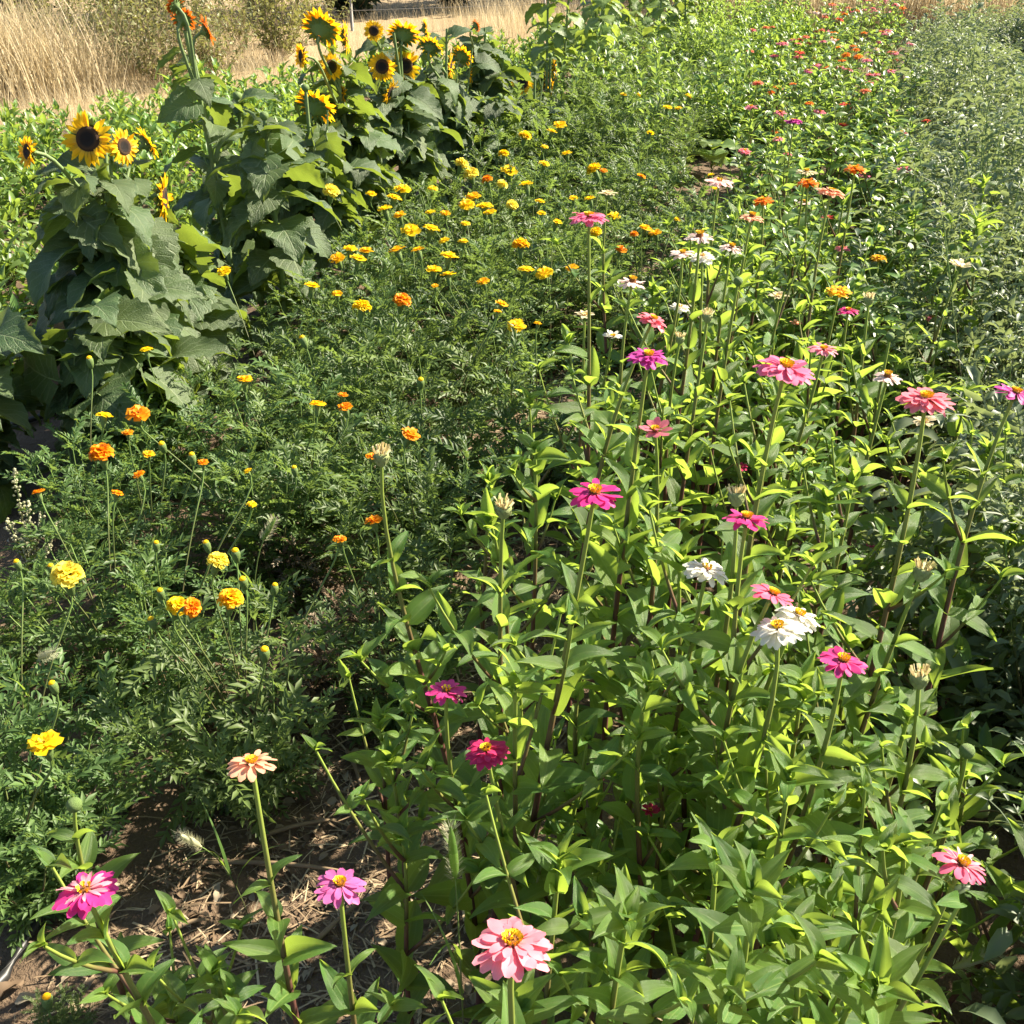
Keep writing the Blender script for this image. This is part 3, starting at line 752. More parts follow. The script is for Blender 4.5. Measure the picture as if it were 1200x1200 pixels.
for T, n, lean, f, lab, wpx, D in plan:
    u, v = UV(T)
    r_ = np.linalg.norm(T - CP)
    b = np.array([T[0] + lean[0] + rng.normal(0, .03), T[1] + lean[1] + rng.normal(0, .03), 0])
    u2, v2 = UV(b)
    if v2 < -.62 and u2 > 1: b = W(u2, -.62)
    if v2 > .42 and wpx > 24: b = W(u2, .42)
    b[2] = gz(b[0], b[1]) - .005
    # print('HERO %-60s uv %.2f %.2f z %.2f D %.3f r %.2f' % (lab[:60], u, v, T[2], D, r_))
    zinnia(b, T, n, None, lab, None, ped=.09 if 'streaked' in lab else .16 + .06 * rng.random(), fl=f, branches=(3 if 'streaked inner' in lab else 0 if v < -.5 and u < 1 else 2) if r_ < 3.2 else 3, full=r_ < 3.6, lsz=.85 if v < -.4 and u < 1 else 1.0)

# leafy shoots without open blooms, filling the row
used_labels = set()
def shoot_label(top, lab0):
    """name a leafy shoot by the bloom it grows next to"""
    x, y, f = pix(top); c = []
    for T, n, lean, fn, lab, wpx, D in plan:
        bx, by, bf = pix(T); dx, dy = x - bx, y - by; c.append((math.hypot(dx, dy), dx, dy, lab))
    c.sort(key=lambda t: t[0])
    for d, dx, dy, lab in c[:9]:
        rel = ('right of' if dx > 0 else 'left of') if abs(dx) > abs(dy) else ('below' if dy > 0 else 'above')
        l = f'leafy bloomless zinnia shoot {rel} the ' + lab.replace(',', '')
        if len(l.split()) <= 16 and l not in used_labels: used_labels.add(l); return l
    return lab0
def clear_of_blooms(b, h):
    for k in (.45, .7, .95, 1.05):
        if blocked(b + [0, 0, h * k], .045): return False
    return True
lab_shoot = 'leafy zinnia shoot without an open bloom in the near row'
lab_shoot2 = 'leafy zinnia plant without an open bloom along the middle of the row'
cnt = [0, 0]
spots = [(605, 795, .80), (925, 905, .80), (1040, 985, .74), (840, 1000, .76), (735, 1075, .78), (655, 1010, .72), (935, 1090, .78), (1010, 1150, .72), (860, 1160, .80), (760, 800, .78), (690, 760, .70), (620, 470, .72), (575, 565, .66), (1000, 560, .78), (745, 830, .60), (445, 845, .5), (455, 890, .52), (250, 1140, .42), (790, 880, .58),
         (205, 1165, .36), (470, 975, .5), (1130, 905, .5), (1050, 1130, .45), (880, 1000, .55), (980, 1040, .55), (700, 1010, .5)]
for px, py, z in spots:
    T = at_z(px, py, z); b = np.array([T[0] + rng.normal(0, .02), T[1] + rng.normal(0, .02), 0]); b[2] = gz(b[0], b[1]) - .005
    zinnia(b, T, np.array([*rng.normal(0, .1, 2), 1]), None, shoot_label(T, lab_shoot), 'leafy zinnia shoots in the near row', ped=.0, branches=3, lsz=.80); cnt[0] += 1
tries = 0
while cnt[0] < 84 and tries < 6000:
    tries += 1
    u = .62 + 3.3 * rng.random() ** 1.1; v = rng.uniform(-.50 if u > 1.3 else -.33, .36); h = rng.uniform(.52, .86)
    b = gp(u, v); b[2] -= .005
    if pix(b + [0, 0, h])[1] > 1330: continue
    if not clear_of_blooms(b, h): continue
    T = b + np.array([*rng.normal(0, .04, 2), h])
    zinnia(b, T, np.array([*rng.normal(0, .15, 2), 1]), None, shoot_label(T, lab_shoot), 'leafy zinnia shoots in the near row', ped=0, branches=3, lsz=.88); cnt[0] += 1
tries = 0
while cnt[1] < 85 and tries < 3000:
    tries += 1
    u = 3.0 + 4.4 * rng.random(); v = rng.uniform(-.52, .20); h = rng.uniform(.42, .70)
    b = gp(u, v)
    if not clear_of_blooms(b, h): continue
    zinnia(b, b + np.array([*rng.normal(0, .04, 2), h]), np.array([*rng.normal(0, .15, 2), 1]), None, lab_shoot2, 'leafy zinnia plants along the middle of the row', ped=0, branches=5, full=False, lsz=1.1); cnt[1] += 1
# short shaded ones under the taller stems
for k in range(45):
    u = .7 + 3.6 * rng.random(); v = rng.uniform(-.45 if u > 1.2 else -.28, .34); h = rng.uniform(.2, .42); b = gp(u, v)
    if not clear_of_blooms(b, h): continue
    zinnia(b, b + np.array([*rng.normal(0, .06, 2), h]), np.array([*rng.normal(0, .2, 2), 1]), None, 'short leafy zinnia shaded under the taller stems', 'short zinnias under the taller stems', ped=0, branches=4, full=False, lsz=1.1)
# far zinnias
FC = [('coralred', 'coral red'), ('salmon', 'salmon pink'), ('orange', 'orange'), ('red', 'red'), ('pink', 'pale pink'), ('rose', 'rose'), ('blush', 'white')]
FW = np.array([.18, .26, .14, .05, .19, .10, .08])
fol_far = [None] * 5
for k in range(78):
    u = 5.0 + 7.5 * rng.random() ** .75; v = rng.uniform(-.55 if k % 4 else -1.1, .16); h = rng.uniform(.5, .74)
    c, cn = FC[rng.choice(len(FC), p=FW)]
    b = gp(u, v)
    e = zinnia(b, b + np.array([*rng.normal(0, .04, 2), h]), np.array([*rng.normal(0, .1, 2), 1]), None, f'zinnia plant with a {cn} bloom, far up the row', f'far zinnias with {cn} blooms', ped=.1,
               fl=bloom(('double', 'single')[k % 2], c, rng.uniform(.055, .078), False, 1), branches=6, full=False, lsz=1.15)
    if rng.random() < .35:
        t2 = np.array([*rng.normal(0, .09, 2), h * rng.uniform(.85, 1.05)])
        obj('branch', T_mesh('branch', tube(bez([(0, 0, h * .4), (t2[0], t2[1], h * .6), t2], 6), .0028, 4, .5, 1), M['zstem']), e)
        bloom('double', c, rng.uniform(.05, .075), False, 1)(e, t2, np.array([*rng.normal(0, .1, 2), 1]))

# ------------------------------------------------------------------ marigolds
def pinnate(n=5, L=.095, ll=.029, lw=.0050, seed=0, curl=.5):
    r_ = np.random.default_rng(seed); lf = blade(2, 2, 1, lw / ll, lambda s: math.sin(math.pi * (.12 + .86 * s)) ** .8, -.1, curl, .6)
    rach = bez([(0, 0, 0), (L * .5, 0, .012), (L, 0, -.012)], 6); Ms = []
    for k in range(n):
        q = .28 + .68 * k / (n - 1); i = q * 5; p0 = rach[int(min(4, i))] * (1 - (i - int(min(4, i)))) + rach[int(min(4, i)) + 1] * (i - int(min(4, i)))
        for sg in (-1, 1):
            a = sg * r_.uniform(.6, .95); Ms.append(frame(p0, (math.cos(a), math.sin(a), r_.uniform(-.1, .35)), roll=r_.normal(0, .4), s=ll * (1 - .25 * abs(q - .6)) * r_.uniform(.85, 1.1)))
    Ms.append(frame(rach[-1], (1, 0, -.1), s=ll))
    rc = blade(3, 1, L, .0011, lambda s: 1, -.15, .25)
    return join([many(lf, Ms, np.full(len(Ms), .5)), rc])
pin = [pinnate(5 + i % 2, .085 + .008 * i, seed=i, curl=.3 + .2 * i) for i in range(4)]
def bush(seed, tpl, nbr, h, r, per, ls, droop=0., lo=.12, rnd=.25):
    """branches from the base with pairs of leaves: (stems, foliage)"""
    r_ = np.random.default_rng(seed); st, lv = [], [[] for _ in tpl]; tn = [[] for _ in tpl]
    for k in range(nbr):
        a = 6.283 * (k + r_.uniform(-.4, .4)) / nbr; rr = r * math.sqrt(r_.uniform(.02, 1)); hh = h * (1 - .35 * (rr / r) ** 2) * r_.uniform(.8, 1.08)
        tip = np.array([rr * math.cos(a), rr * math.sin(a), hh]); pts = bez([np.zeros(3), tip * [.65, .65, .35], tip], 8)
        st.append(tube(pts, np.linspace(.0032, .0014, 8), 4))
        az = r_.random() * 6.28
        for j in range(per):
            q = lo + (1 - lo) * (j + r_.uniform(-.2, .2)) / (per - 1); q = min(1, max(0, q)); i = q * 7; i0 = min(6, int(i)); p0 = pts[i0] + (pts[i0 + 1] - pts[i0]) * (i - i0)
            az += 1.57 + r_.normal(0, .3)
            for sg in (0, math.pi):
                el = r_.normal(.55 * q - droop, rnd); aa = az + sg; t_ = r_.integers(len(tpl))
                lv[t_].append(frame(p0, (math.cos(aa) * math.cos(el), math.sin(aa) * math.cos(el), math.sin(el)), roll=r_.normal(0, .4), s=ls * r_.uniform(.7, 1.2))); tn[t_].append(r_.random())
        for j in range(3):
            aa = az + j * 2.1; t_ = r_.integers(len(tpl)); lv[t_].append(frame(tip, (math.cos(aa) * .5, math.sin(aa) * .5, .8 - droop), s=ls * .6)); tn[t_].append(r_.random())
    return join(st), join([many(t, m_, n_) for t, m_, n_ in zip(tpl, lv, tn) if len(m_)])
mar = []
for i in range(5):
    s_, f_ = bush(300 + i, pin, 14, .46, .27, 8, 1.05)
    mar.append((T_mesh('stem', s_, M['mstem']), T_mesh('foliage', f_, M['mleaf'])))
def pompom(seed, n=70, dome=.75):
    r_ = np.random.default_rng(seed); pt = blade(3, 3, 1, .42, lambda s: .45 + .55 * math.sin(math.pi * min(1, .15 + .55 * s)), -.2, .7, .3, .12, 9, 1); Ms = []
    for k in range(n):
        q = (k + .5) / n; th = math.acos(1 - q * 1.05); a = 2.39996 * k
        d = np.array([math.sin(th) * math.cos(a), math.sin(th) * math.sin(a), math.cos(th) * dome])
        Ms.append(frame(d * .22, d + r_.normal(0, .18, 3), roll=r_.normal(0, .4), s=.27 * r_.uniform(.85, 1.15)))
    return many(pt, Ms, r_.random(n))
def flatm(seed):
    r_ = np.random.default_rng(seed); pt = blade(3, 3, 1, .42, lambda s: .35 + .65 * math.sin(math.pi * min(1, .1 + .6 * s)), -.1, .35, .2, .1, 8, seed); L = []
    for n, l, z, up in ((8, .42, 0, .1), (6, .30, .04, .45), (5, .18, .07, .9)):
        for k in range(n):
            a = 6.283 * (k + r_.uniform(-.3, .3)) / n
            L.append(frame((.05 * math.cos(a), .05 * math.sin(a), z), (math.cos(a) * math.cos(up), math.sin(a) * math.cos(up), math.sin(up)), roll=r_.normal(0, .3), s=l * r_.uniform(.85, 1.15)))
    return many(pt, L, r_.random(len(L)))
pom_m = [T_mesh('flower', pompom(i), M['petal']) for i in range(3)]; flat_m = [T_mesh('flower', flatm(i), M['petal']) for i in range(3)]
mcal = T_mesh('calyx', lathe([(.05, -.72), (.10, -.66), (.17, -.35), (.19, -.08), (.15, .02)], 8), M['calyx'])
mbud = T_mesh('bud', lathe([(.12, -1.1), (.24, -1.0), (.42, -.5), (.46, 0), (.36, .25), (.2, .32)], 8), M['calyx'])
mtip = T_mesh('bud_tip', lathe([(.30, .18), (.34, .36), (.22, .5), (.001, .5)], 8), M['petal'])
MC = {'y': (.92, .66, .012), 'p': (.92, .78, .10), 'o': (.88, .34, .008), 'a': (.92, .54, .01)}
MARI = []   # px, py, w, colour, type p=pompom f=flat b=bud
def mm(s):
    for it in s.split(): x, y, w_, c, t = it.split(','); MARI.append((int(x), int(y), int(w_), c, t))
mm('79,675,36,p,p 255,658,26,p,p 208,711,26,y,p 224,712,24,o,p 270,703,30,a,p 276,648,12,y,b 285,681,12,y,b 119,532,28,o,p 162,485,26,o,f 122,487,19,y,f 150,507,13,o,f 163,556,15,o,f 137,578,15,o,f '
   '45,577,15,o,f 238,542,14,o,f 174,532,14,a,f 171,410,15,y,f 287,445,20,a,f 372,474,20,a,f 290,552,11,y,f 345,550,9,y,b 295,591,12,y,f 310,764,14,y,b 397,632,15,o,f 52,871,36,y,f 62,803,11,y,b 55,1171,13,a,b '
   '242,638,10,y,b 183,638,9,y,b 188,694,10,y,b 190,522,10,y,b 105,422,9,y,b 225,535,10,y,b 322,688,10,y,b 60,665,9,y,b 178,728,11,y,b 20,660,9,y,b')
mm('395,303,20,a,f 410,292,18,y,f 420,303,20,y,f 429,294,18,a,f 366,335,20,y,f 395,344,14,a,f 424,361,23,y,p 471,353,22,o,p 482,270,24,y,f 505,268,22,y,f 465,293,20,a,f 490,293,18,a,f 526,300,22,y,f 508,316,20,y,f 525,322,18,y,f '
   '616,316,20,y,f 637,320,22,y,f 610,288,21,a,p 566,330,16,a,f 588,356,16,a,f 583,365,11,a,f 605,382,24,y,f 630,379,10,a,f 543,283,13,y,f 670,314,16,a,f 652,260,15,y,f 635,250,12,y,f 402,463,12,o,f 404,477,20,o,f 481,509,26,o,f 438,610,22,o,f 400,632,13,o,f 436,535,15,o,f 493,447,10,y,b 262,318,18,y,f 355,398,10,y,b')
mm('388,225,20,p,p 435,227,13,y,f 472,222,20,y,f 462,232,18,y,f 451,245,19,y,f 468,252,16,a,f 507,221,12,y,f 541,193,17,p,p 552,204,18,p,p 571,211,13,o,p 597,200,20,y,f 588,217,14,p,p 617,216,18,y,f 555,230,17,a,f 547,240,20,y,f 568,242,20,y,f 574,249,16,y,f 600,241,15,p,p 590,181,13,y,p '
   '615,160,15,y,p 656,147,18,y,f 647,154,12,y,f 664,180,13,y,f 638,192,13,y,f 638,172,9,y,f 696,199,18,y,p 707,200,10,o,f 762,156,10,y,f 782,126,11,y,f 795,127,9,y,f 808,113,11,y,f 731,111,9,y,f 750,111,8,y,f 752,207,11,o,f 672,232,12,y,f 691,233,15,y,f 720,253,15,y,f 698,273,15,y,p 756,267,15,a,f 768,273,15,a,f 727,292,15,o,f 743,275,10,o,p 793,257,11,y,f 833,205,9,y,f 838,221,9,y,f 504,249,14,y,f 522,250,12,a,f 520,282,14,y,f 545,262,12,y,f 633,236,12,y,f 510,335,10,a,f')
mplants = []
for v0, off in ((-1.18, 0.), (-1.50, .22), (-1.82, .05)):
    u = 1.12 + off
    while u < 10.2:
        if not (v0 > -1.2 and u < 1.3): mplants.append([u + rng.normal(0, .06), v0 + rng.normal(0, .06) - (.12 if v0 > -1.2 and u < 2.6 else 0), []])
        u += .46
for px, py in [(10, 975), (-40, 900)]: q = at_z(px, py, .2); mplants.append([*UV(q), []])
for (px, py, wp, c, t) in MARI:
    z = (.53 if t != 'b' else .49) if py < 1100 else .10
    T = at_z(px, py, z + rng.normal(0, .02)); u, v = UV(T)
    T0 = T
    if v < -2.0:           # beyond the bed: it leans out of the outermost plants
        T = at_v(px, py, -1.98)
    i = min(range(len(mplants)), key=lambda k: (mplants[k][0] - UV(T)[0]) ** 2 + (mplants[k][1] - UV(T)[1]) ** 2)
    q = W(*mplants[i][:2])
    if np.hypot(*(q - T)[:2]) > .30:        # stands apart: a plant of its own under it
        mplants.append([*UV(T), []]); i = len(mplants) - 1
    mplants[i][2].append((T, wp, c, t))
cw = {'y': 'yellow', 'p': 'pale yellow', 'o': 'orange', 'a': 'golden'}
for u, v, fl in mplants:
    b = gp(u, v); tiny = any(t_[0][2] < .2 for t_ in fl); zone = 'in the near bed by the path' if u < 2.3 else ('in the bed beside the sunflowers' if u < 5.2 else 'in the far part of the bed')
    cs = sorted({cw[c] for _, _, c, t in fl if t != 'b'})
    lab = f'ferny marigold bush with {", ".join(cs)} blooms {zone}' if cs and len(cs) < 4 else f'ferny marigold bush with blooms of four colours {zone}' if cs else 'tiny marigold seedling with one bud on the bare soil' if tiny else f'ferny marigold bush without open blooms {zone}'
    e = empty('marigold_plant', b, lab, 'marigold', lab.replace('bush', 'bushes')); k = rng.integers(5); s = rng.choice([.7, .95, 1.15, 1.25] if not fl else [.9, 1.0, 1.1]) * rng.uniform(.94, 1.06) * (1.0 if u > 2.2 else .84)
    Mz = zframe((0, 0, 0), (*rng.normal(0, .15, 2), 1), rng.random() * 6.28, s * (.2 if tiny else 1))
    obj('stem', mar[k][0], e, Mz); tag(obj('foliage', mar[k][1], e, Mz), kind='stuff')
    for T, wp, c, t in fl:
        t0 = T - b; D = wp * np.linalg.norm(T - CP) / FPX; n = np.array([*rng.normal(0, .22, 2), 1]) if t != 'b' else np.array([*rng.normal(0, .12, 2), 1])
        if c == 'o' and wp == 24: n = np.array([.8, -.3, .4])
        st = np.array([t0[0] * .35, t0[1] * .35, max(.02, t0[2] - .26)]); nn = nrm(n)
        end = t0 - nn * D * (.7 if t != 'b' else 1.05)
        obj('flower_stalk', T_mesh('flower_stalk', tube(bez([st, (st + end) / 2 + [0, 0, .03], end - nn * .04, end], 7), np.linspace(.0020, .0022, 7), 4, .6, 1), M['mstem']), e)
        if t == 'b':
            o = obj('bud', mbud, e, zframe(t0, n, 0, D)); obj('bud_tip', mtip, o, None, MC[c])
        else:
            o = obj('flower', (pom_m if t == 'p' else flat_m)[rng.integers(3)], e, zframe(t0, n, rng.random() * 6, D), MC[c]); obj('calyx', mcal, o)

for px, py, sc_ in ((335, 800, .5), (372, 745, .45), (345, 660, .5)):
    b = at_z(px, py, .1); b[2] = gz(b[0], b[1]); e = empty('withered_marigold', b, 'withered brown marigold remains along the path edge', 'marigold', 'withered marigolds along the path'); k = rng.integers(5)
    fm = mar[k][1].copy(); fm.materials.clear(); fm.materials.append(M['deadleaf']); Mz = zframe((0, 0, 0), (*rng.normal(0, .3, 2), 1), rng.random() * 6, sc_); obj('stem', mar[k][0], e, Mz); tag(obj('foliage', fm, e, Mz), kind='stuff')
# ------------------------------------------------------------------ sunflowers
def sun_petals(seed, n=20):
    r_ = np.random.default_rng(seed); o = []; n = n - 3 + 2 * (seed % 4)
    for lay, (nn, l, up) in enumerate(((n + 4, .29, .06), (n, .26, .25))):
        for k in range(nn):
            if r_.random() < .07: continue
            pt = blade(4, 2, 1, .19, lambda s: math.sin(math.pi * (.16 + .82 * s)) ** .7, r_.uniform(-.3, .2), r_.uniform(-.2, .6), .3, .03, 6, k, r_.uniform(-.3, .3))
            a = 6.283 * (k + r_.uniform(-.3, .3)) / nn; e = up + r_.normal(0, .24)
            o.append(xf(pt, frame((.22 * math.cos(a), .22 * math.sin(a), .01 * lay), (math.cos(a) * math.cos(e), math.sin(a) * math.cos(e), math.sin(e)), s=l * r_.uniform(.85, 1.12)), r_.random()))
    return join(o)
spet = [T_mesh('corolla', sun_petals(i), M['petal']) for i in range(6)]
sdisc = T_mesh('disc', lathe([(.001, .03), (.06, .026), (.12, .042), (.18, .05), (.225, .038), (.245, .0)], 18), M['sdisc'])
def head_back():
    c = lathe([(.05, -.26), (.09, -.19), (.2, -.12), (.28, -.04), (.285, .0)], 12)
    sp = blade(3, 2, 1, .28, lambda s: math.sin(math.pi * (.3 + .68 * s)), -.2, .5, .2); Ms = []
    for row in range(2):
        for k in range(12):
            a = 6.283 * (k + .5 * row) / 12; Ms.append(frame((.22 * math.cos(a), .22 * math.sin(a), -.10 + .03 * row), (math.cos(a), math.sin(a), -.1 + .3 * row), s=.2))
    return join([c, many(sp, Ms, np.full(len(Ms), .5))])
shead = T_mesh('flower_head', head_back(), M['calyx'])
SC = {'g': (.92, .56, .012), 'l': (.86, .74, .22), 'r': (.62, .16, .015)}
# plant: base u, v, [ (px, py, width px, facing azimuth deg (0 = away from the camera, 90 = right, 180 = at the camera), elevation deg, colour) ], leaves, label
SUNF = [
 ((2.85, -2.25), [(103, 163, 49, 185, 18, 'g'), (32, 178, 30, 225, 12, 'g'), (145, 172, 34, 120, 10, 'g'), (173, 168, 32, 55, 25, 'g'), (192, 232, 46, 85, -5, 'g')], 34, 'broad leaved sunflower with five gold heads beside the marigolds', 1.12),
 ((3.75, -2.35), [(215, 22, 26, 20, 25, 'r'), (243, 36, 28, 70, 15, 'r'), (205, 6, 20, 300, 30, 'r')], 18, 'tall slender sunflower with rust orange heads at its tip', .85),
 ((3.72, -2.12), [], 26, 'leafy sunflower without an open head, right of the slender one', 1.15),
 ((4.75, -2.25), [(377, 33, 42, 15, 38, 'g'), (405, 44, 30, 85, 5, 'g'), (353, 66, 24, 240, 5, 'g'), (388, 78, 27, 140, 5, 'g'), (370, 124, 44, 25, 38, 'g'), (402, 111, 20, 250, 0, 'g')], 34, 'sunflower with heads turned away, left of the facing pair', .95),
 ((5.3, -2.20), [(448, 78, 29, 190, 12, 'g'), (475, 77, 31, 175, 12, 'g'), (457, 108, 26, 110, -25, 'g'), (473, 40, 34, 12, 42, 'g'), (438, 36, 20, 165, 10, 'g')], 32, 'sunflower with two gold heads side by side facing out', .95),
 ((5.9, -2.25), [(505, 55, 27, 20, 40, 'g'), (542, 66, 24, 30, 30, 'g'), (528, 77, 24, 95, 0, 'g'), (499, 34, 20, 80, 10, 'g'), (551, 88, 18, 90, 0, 'g')], 30, 'sunflower with several small heads behind the facing pair', .95),
 ((6.5, -2.2), [(558, 30, 13, 60, 20, 'r'), (577, 148, 16, 100, -10, 'g')], 28, 'dark leaved sunflower with one small rust head', .92),
 ((7.1, -2.2), [(612, 97, 24, 180, 12, 'g'), (643, 98, 26, 110, 5, 'g'), (650, 80, 20, 95, 10, 'g')], 26, 'last gold sunflower before the bright green ones', .9),
 ((2.35, -2.50), [], 24, 'low sunflower leaves at the edge beside the large gold one', 1.12),
 ((3.20, -2.22), [], 26, 'low leafy sunflower between the large gold one and the slender one', 1.2),
 ((4.05, -2.42), [], 26, 'flowerless sunflower left behind the leafy one', .95),
 ((2.62, -2.12), [], 22, 'lowest sunflower leaves in front of the large gold one', 1.12),
 ((6.8, -2.0), [], 24, 'flowerless sunflower beside the dark leaved one', .9),
 ((7.5, -2.1), [], 24, 'flowerless sunflower behind the last gold one', .9),
 ((4.25, -2.22), [], 26, 'flowerless sunflower behind the leafy one', .9),
 ((6.05, -1.98), [], 24, 'flowerless sunflower in front of the small headed one', .9),
]
for (u0, v0), heads, nl, lab, ls in SUNF:
    b = gp(u0, v0); e = empty('sunflower_plant', b, lab, 'sunflower')
    H = []
    for (px, py, wp, az, el, c) in heads:
        T = at_v(px, py, v0 + (UV(b)[1] - v0)); D = wp * np.linalg.norm(T - CP) / FPX
        BLOOMS.append((px, py, wp * .5, pix(T)[2])); H.append((T - b, D * 1.1, R(az), R(el), c))
    h = max([t[2] for t, *_ in H], default=.62 if u0 < 3.3 else .95 if u0 < 5.5 else .66)
    cx = np.mean([t[:2] for t, *_ in H], axis=0) if H else np.zeros(2)
    top = np.array([cx[0] * .8, cx[1] * .8, h * .97])
    if 'slender' in lab and H: top = H[0][0] * [1, 1, .97]
    pts = bez([np.zeros(3), [top[0] * .15, top[1] * .15, h * .5], top], 14)
    obj('stem', T_mesh('stem', tube(pts, np.linspace(.013, .007, 14), 8), M['sstem']), e)
    for t, D, az, el, c in H:
        n = np.array([math.sin(az) * math.cos(el), math.cos(az) * math.cos(el), math.sin(el)])
        q = pts[min(13, max(5, int(13 * (t[2] - .22) / h)))]
        end = t - n * D * .25
        obj('flower_stalk', T_mesh('flower_stalk', tube(bez([q, q * .4 + end * .6 + [0, 0, -.02], end - n * .07, end], 8), np.linspace(.007, .0055, 8), 6), M['sstem']), e)
        for k in range(4 if 'slender' not in lab else 2):
            a = k * 2.4 + rng.random(); qq = q + (end - q) * (.25 + .16 * k); leaf_obj(e, b, qq, (math.cos(a) * .9, math.sin(a) * .9, .35), ls * rng.uniform(.075, .115), rng.normal(0, .4), sl_m, wide=.2)
        o = obj('flower_head', shead, e, zframe(t, n, rng.random() * 6, D)); obj('corolla', spet[rng.integers(6)], o, None, SC[c]); obj('disc', sdisc, o)
    # leaves on the main stem and on side branches, hanging and overlapping
    lines = [(pts, int(nl * 1.6))]
    nb = 5 if 'slender' not in lab else 0
    for k in range(nb):
        a = k * 2.4 + rng.random(); q = pts[3 + k]; hh = h * rng.uniform(.55, .92)
        tipb = np.array([math.cos(a) * rng.uniform(.07, .17), math.sin(a) * rng.uniform(.07, .17), hh]) + [top[0] * .5, top[1] * .5, 0]
        P2 = bez([q, q * [1, 1, .5] + tipb * [.6, .6, .35], tipb], 10)
        obj('branch', T_mesh('branch', tube(P2, np.linspace(.007, .004, 10), 6), M['sstem']), e); lines.append((P2, 13 if H else 9))
    for L_, n_ in lines:
        az = rng.random() * 6.28
        for k in range(n_):
            q = .05 + .94 * (k + .5) / n_; i = q * (len(L_) - 1); p0 = L_[min(len(L_) - 2, int(i))]; az += 2.39996 + rng.normal(0, .35)
            el = rng.normal(.3, .4); rel = 1 - p0[2] / h
            s = ls * (.100 + .075 * math.sin(math.pi * min(1, max(0, .16 + .62 * rel)))) * rng.uniform(.8, 1.2)
            d = (math.cos(az) * math.cos(el), math.sin(az) * math.cos(el), math.sin(el))
            leaf_obj(e, b, p0 + np.array([math.cos(az), math.sin(az), 0]) * .005, d, s, rng.normal(0, .5), sl_m, wide=.17)
    if not H:       # a closed bud in a ring of small leaves
        obj('bud', bud_m, e, zframe(top + [0, 0, .012], (*rng.normal(0, .3, 2), 1), 0, .034))
        for k in range(8):
            a = k * 2.4; leaf_obj(e, b, top - [0, 0, .02 + .008 * k], (math.cos(a), math.sin(a), .5), .05 + .007 * k, rng.normal(0, .2), sl_m, wide=.10)
# far, brighter green sunflowers with pale heads
far_heads = [(715, 16, 15), (735, 14, 14), (780, 16, 14), (842, 9, 14), (704, 27, 10), (668, 35, 10), (812, 24, 9), (762, 30, 10)]
for k in range(22):
    u0 = 7.7 + .36 * k; v0 = -2.15 + rng.normal(0, .2); b = gp(u0, v0)
    hd = [far_heads[k]] if k < len(far_heads) and False else []
    e = empty('sunflower_plant', b, 'tall bright green sunflower plant at the far end of the row', 'sunflower', 'far bright green sunflowers'); h = rng.uniform(1.0, 1.4)
    top = np.array([*rng.normal(0, .05, 2), h]); pts = bez([np.zeros(3), [0, 0, h * .5], top], 10)
    obj('stem', T_mesh('stem', tube(pts, np.linspace(.011, .006, 10), 6), M['sstem']), e); az = rng.random() * 6
    for j in range(1 + k % 2):
        t = top + np.array([*rng.normal(0, .05, 2) * j, .05 - .12 * j]); a_ = R(rng.uniform(120, 230)); n = np.array([math.sin(a_), math.cos(a_), .35])
        obj('flower_stalk', T_mesh('flower_stalk', tube(bez([top * [1, 1, .9], t - nrm(n) * .06, t - nrm(n) * .025], 5), .0045, 5), M['sstem']), e)
        o = obj('flower_head', shead, e, zframe(t, n, 0, .105)); obj('corolla', spet[k % 3], o, None, SC['l']); obj('disc', sdisc, o)
    for j in range(34):
        q = .1 + .88 * j / 33; az += 2.4 + rng.normal(0, .3); el = rng.normal(.3, .2); p0 = pts[int(q * 9)]
        leaf_obj(e, b, p0, (math.cos(az) * math.cos(el), math.sin(az) * math.cos(el), math.sin(el)), rng.uniform(.10, .18), rng.normal(0, .3), sl_y)

# ------------------------------------------------------------------ tomatoes on the other side
def tleaf(seed):
    r_ = np.random.default_rng(seed); parts = []
    L = .15; rach = bez([(0, 0, 0), (L * .55, 0, .02), (L, 0, -.045)], 6)
    for k in range(3):
        p0 = rach[1 + k + (k > 0)]
        for sg in (-1, 1):
            a = sg * r_.uniform(.7, 1.1); lf = blade(3, 2, 1, .19, lambda s: math.sin(math.pi * (.1 + .88 * s)), r_.uniform(-.5, .2), r_.uniform(.5, 1.6), r_.uniform(.5, 1.0), .04, 8, k, r_.uniform(-.7, .7))
            parts.append(xf(lf, frame(p0, (math.cos(a), math.sin(a), r_.uniform(-.2, .3)), roll=r_.normal(0, .5), s=r_.uniform(.028, .048))))
    lf = blade(3, 2, 1, .2, lambda s: math.sin(math.pi * (.1 + .88 * s)), 0, 1.1, .7); parts.append(xf(lf, frame(rach[-1], (1, 0, -.4), s=.06)))
    parts.append(blade(4, 1, L, .0018, lambda s: 1, -.2, .6))
    return join(parts)
tl = [tleaf(i) for i in range(5)]
tom = []
for i in range(6):
    s_, f_ = bush(500 + i, tl, 24, .50, .34, 9, .85, .15, .15, .45) if i < 3 else bush(500 + i, tl, 17, .74, .30, 11, .68, -.15, .15, .5)
    tom.append((T_mesh('stem', s_, M['mstem']), T_mesh('foliage', f_, M['tleaf'])))
tomb = lathe([(.05, .9), (.3, .98), (.75, .75), (1, .1), (.85, -.55), (.4, -.9), (.001, -.97)], 12)
tom_f = T_mesh('tomato', tomb, M['fruit'])
tomp = []
for v0, off in ((.50, .08), (.80, 0.), (1.15, .2), (1.5, .1), (1.95, .25), (2.4, 0)):
    u = .95 + off
    while u < 11.6:
        if pix(W(u, v0, .3))[0] < 1360: tomp.append((u + rng.normal(0, .07), v0 + rng.normal(0, .05) + (.20 if u < 2.4 and v0 < 1 else .08 if u < 3 else 0)))
        u += .52
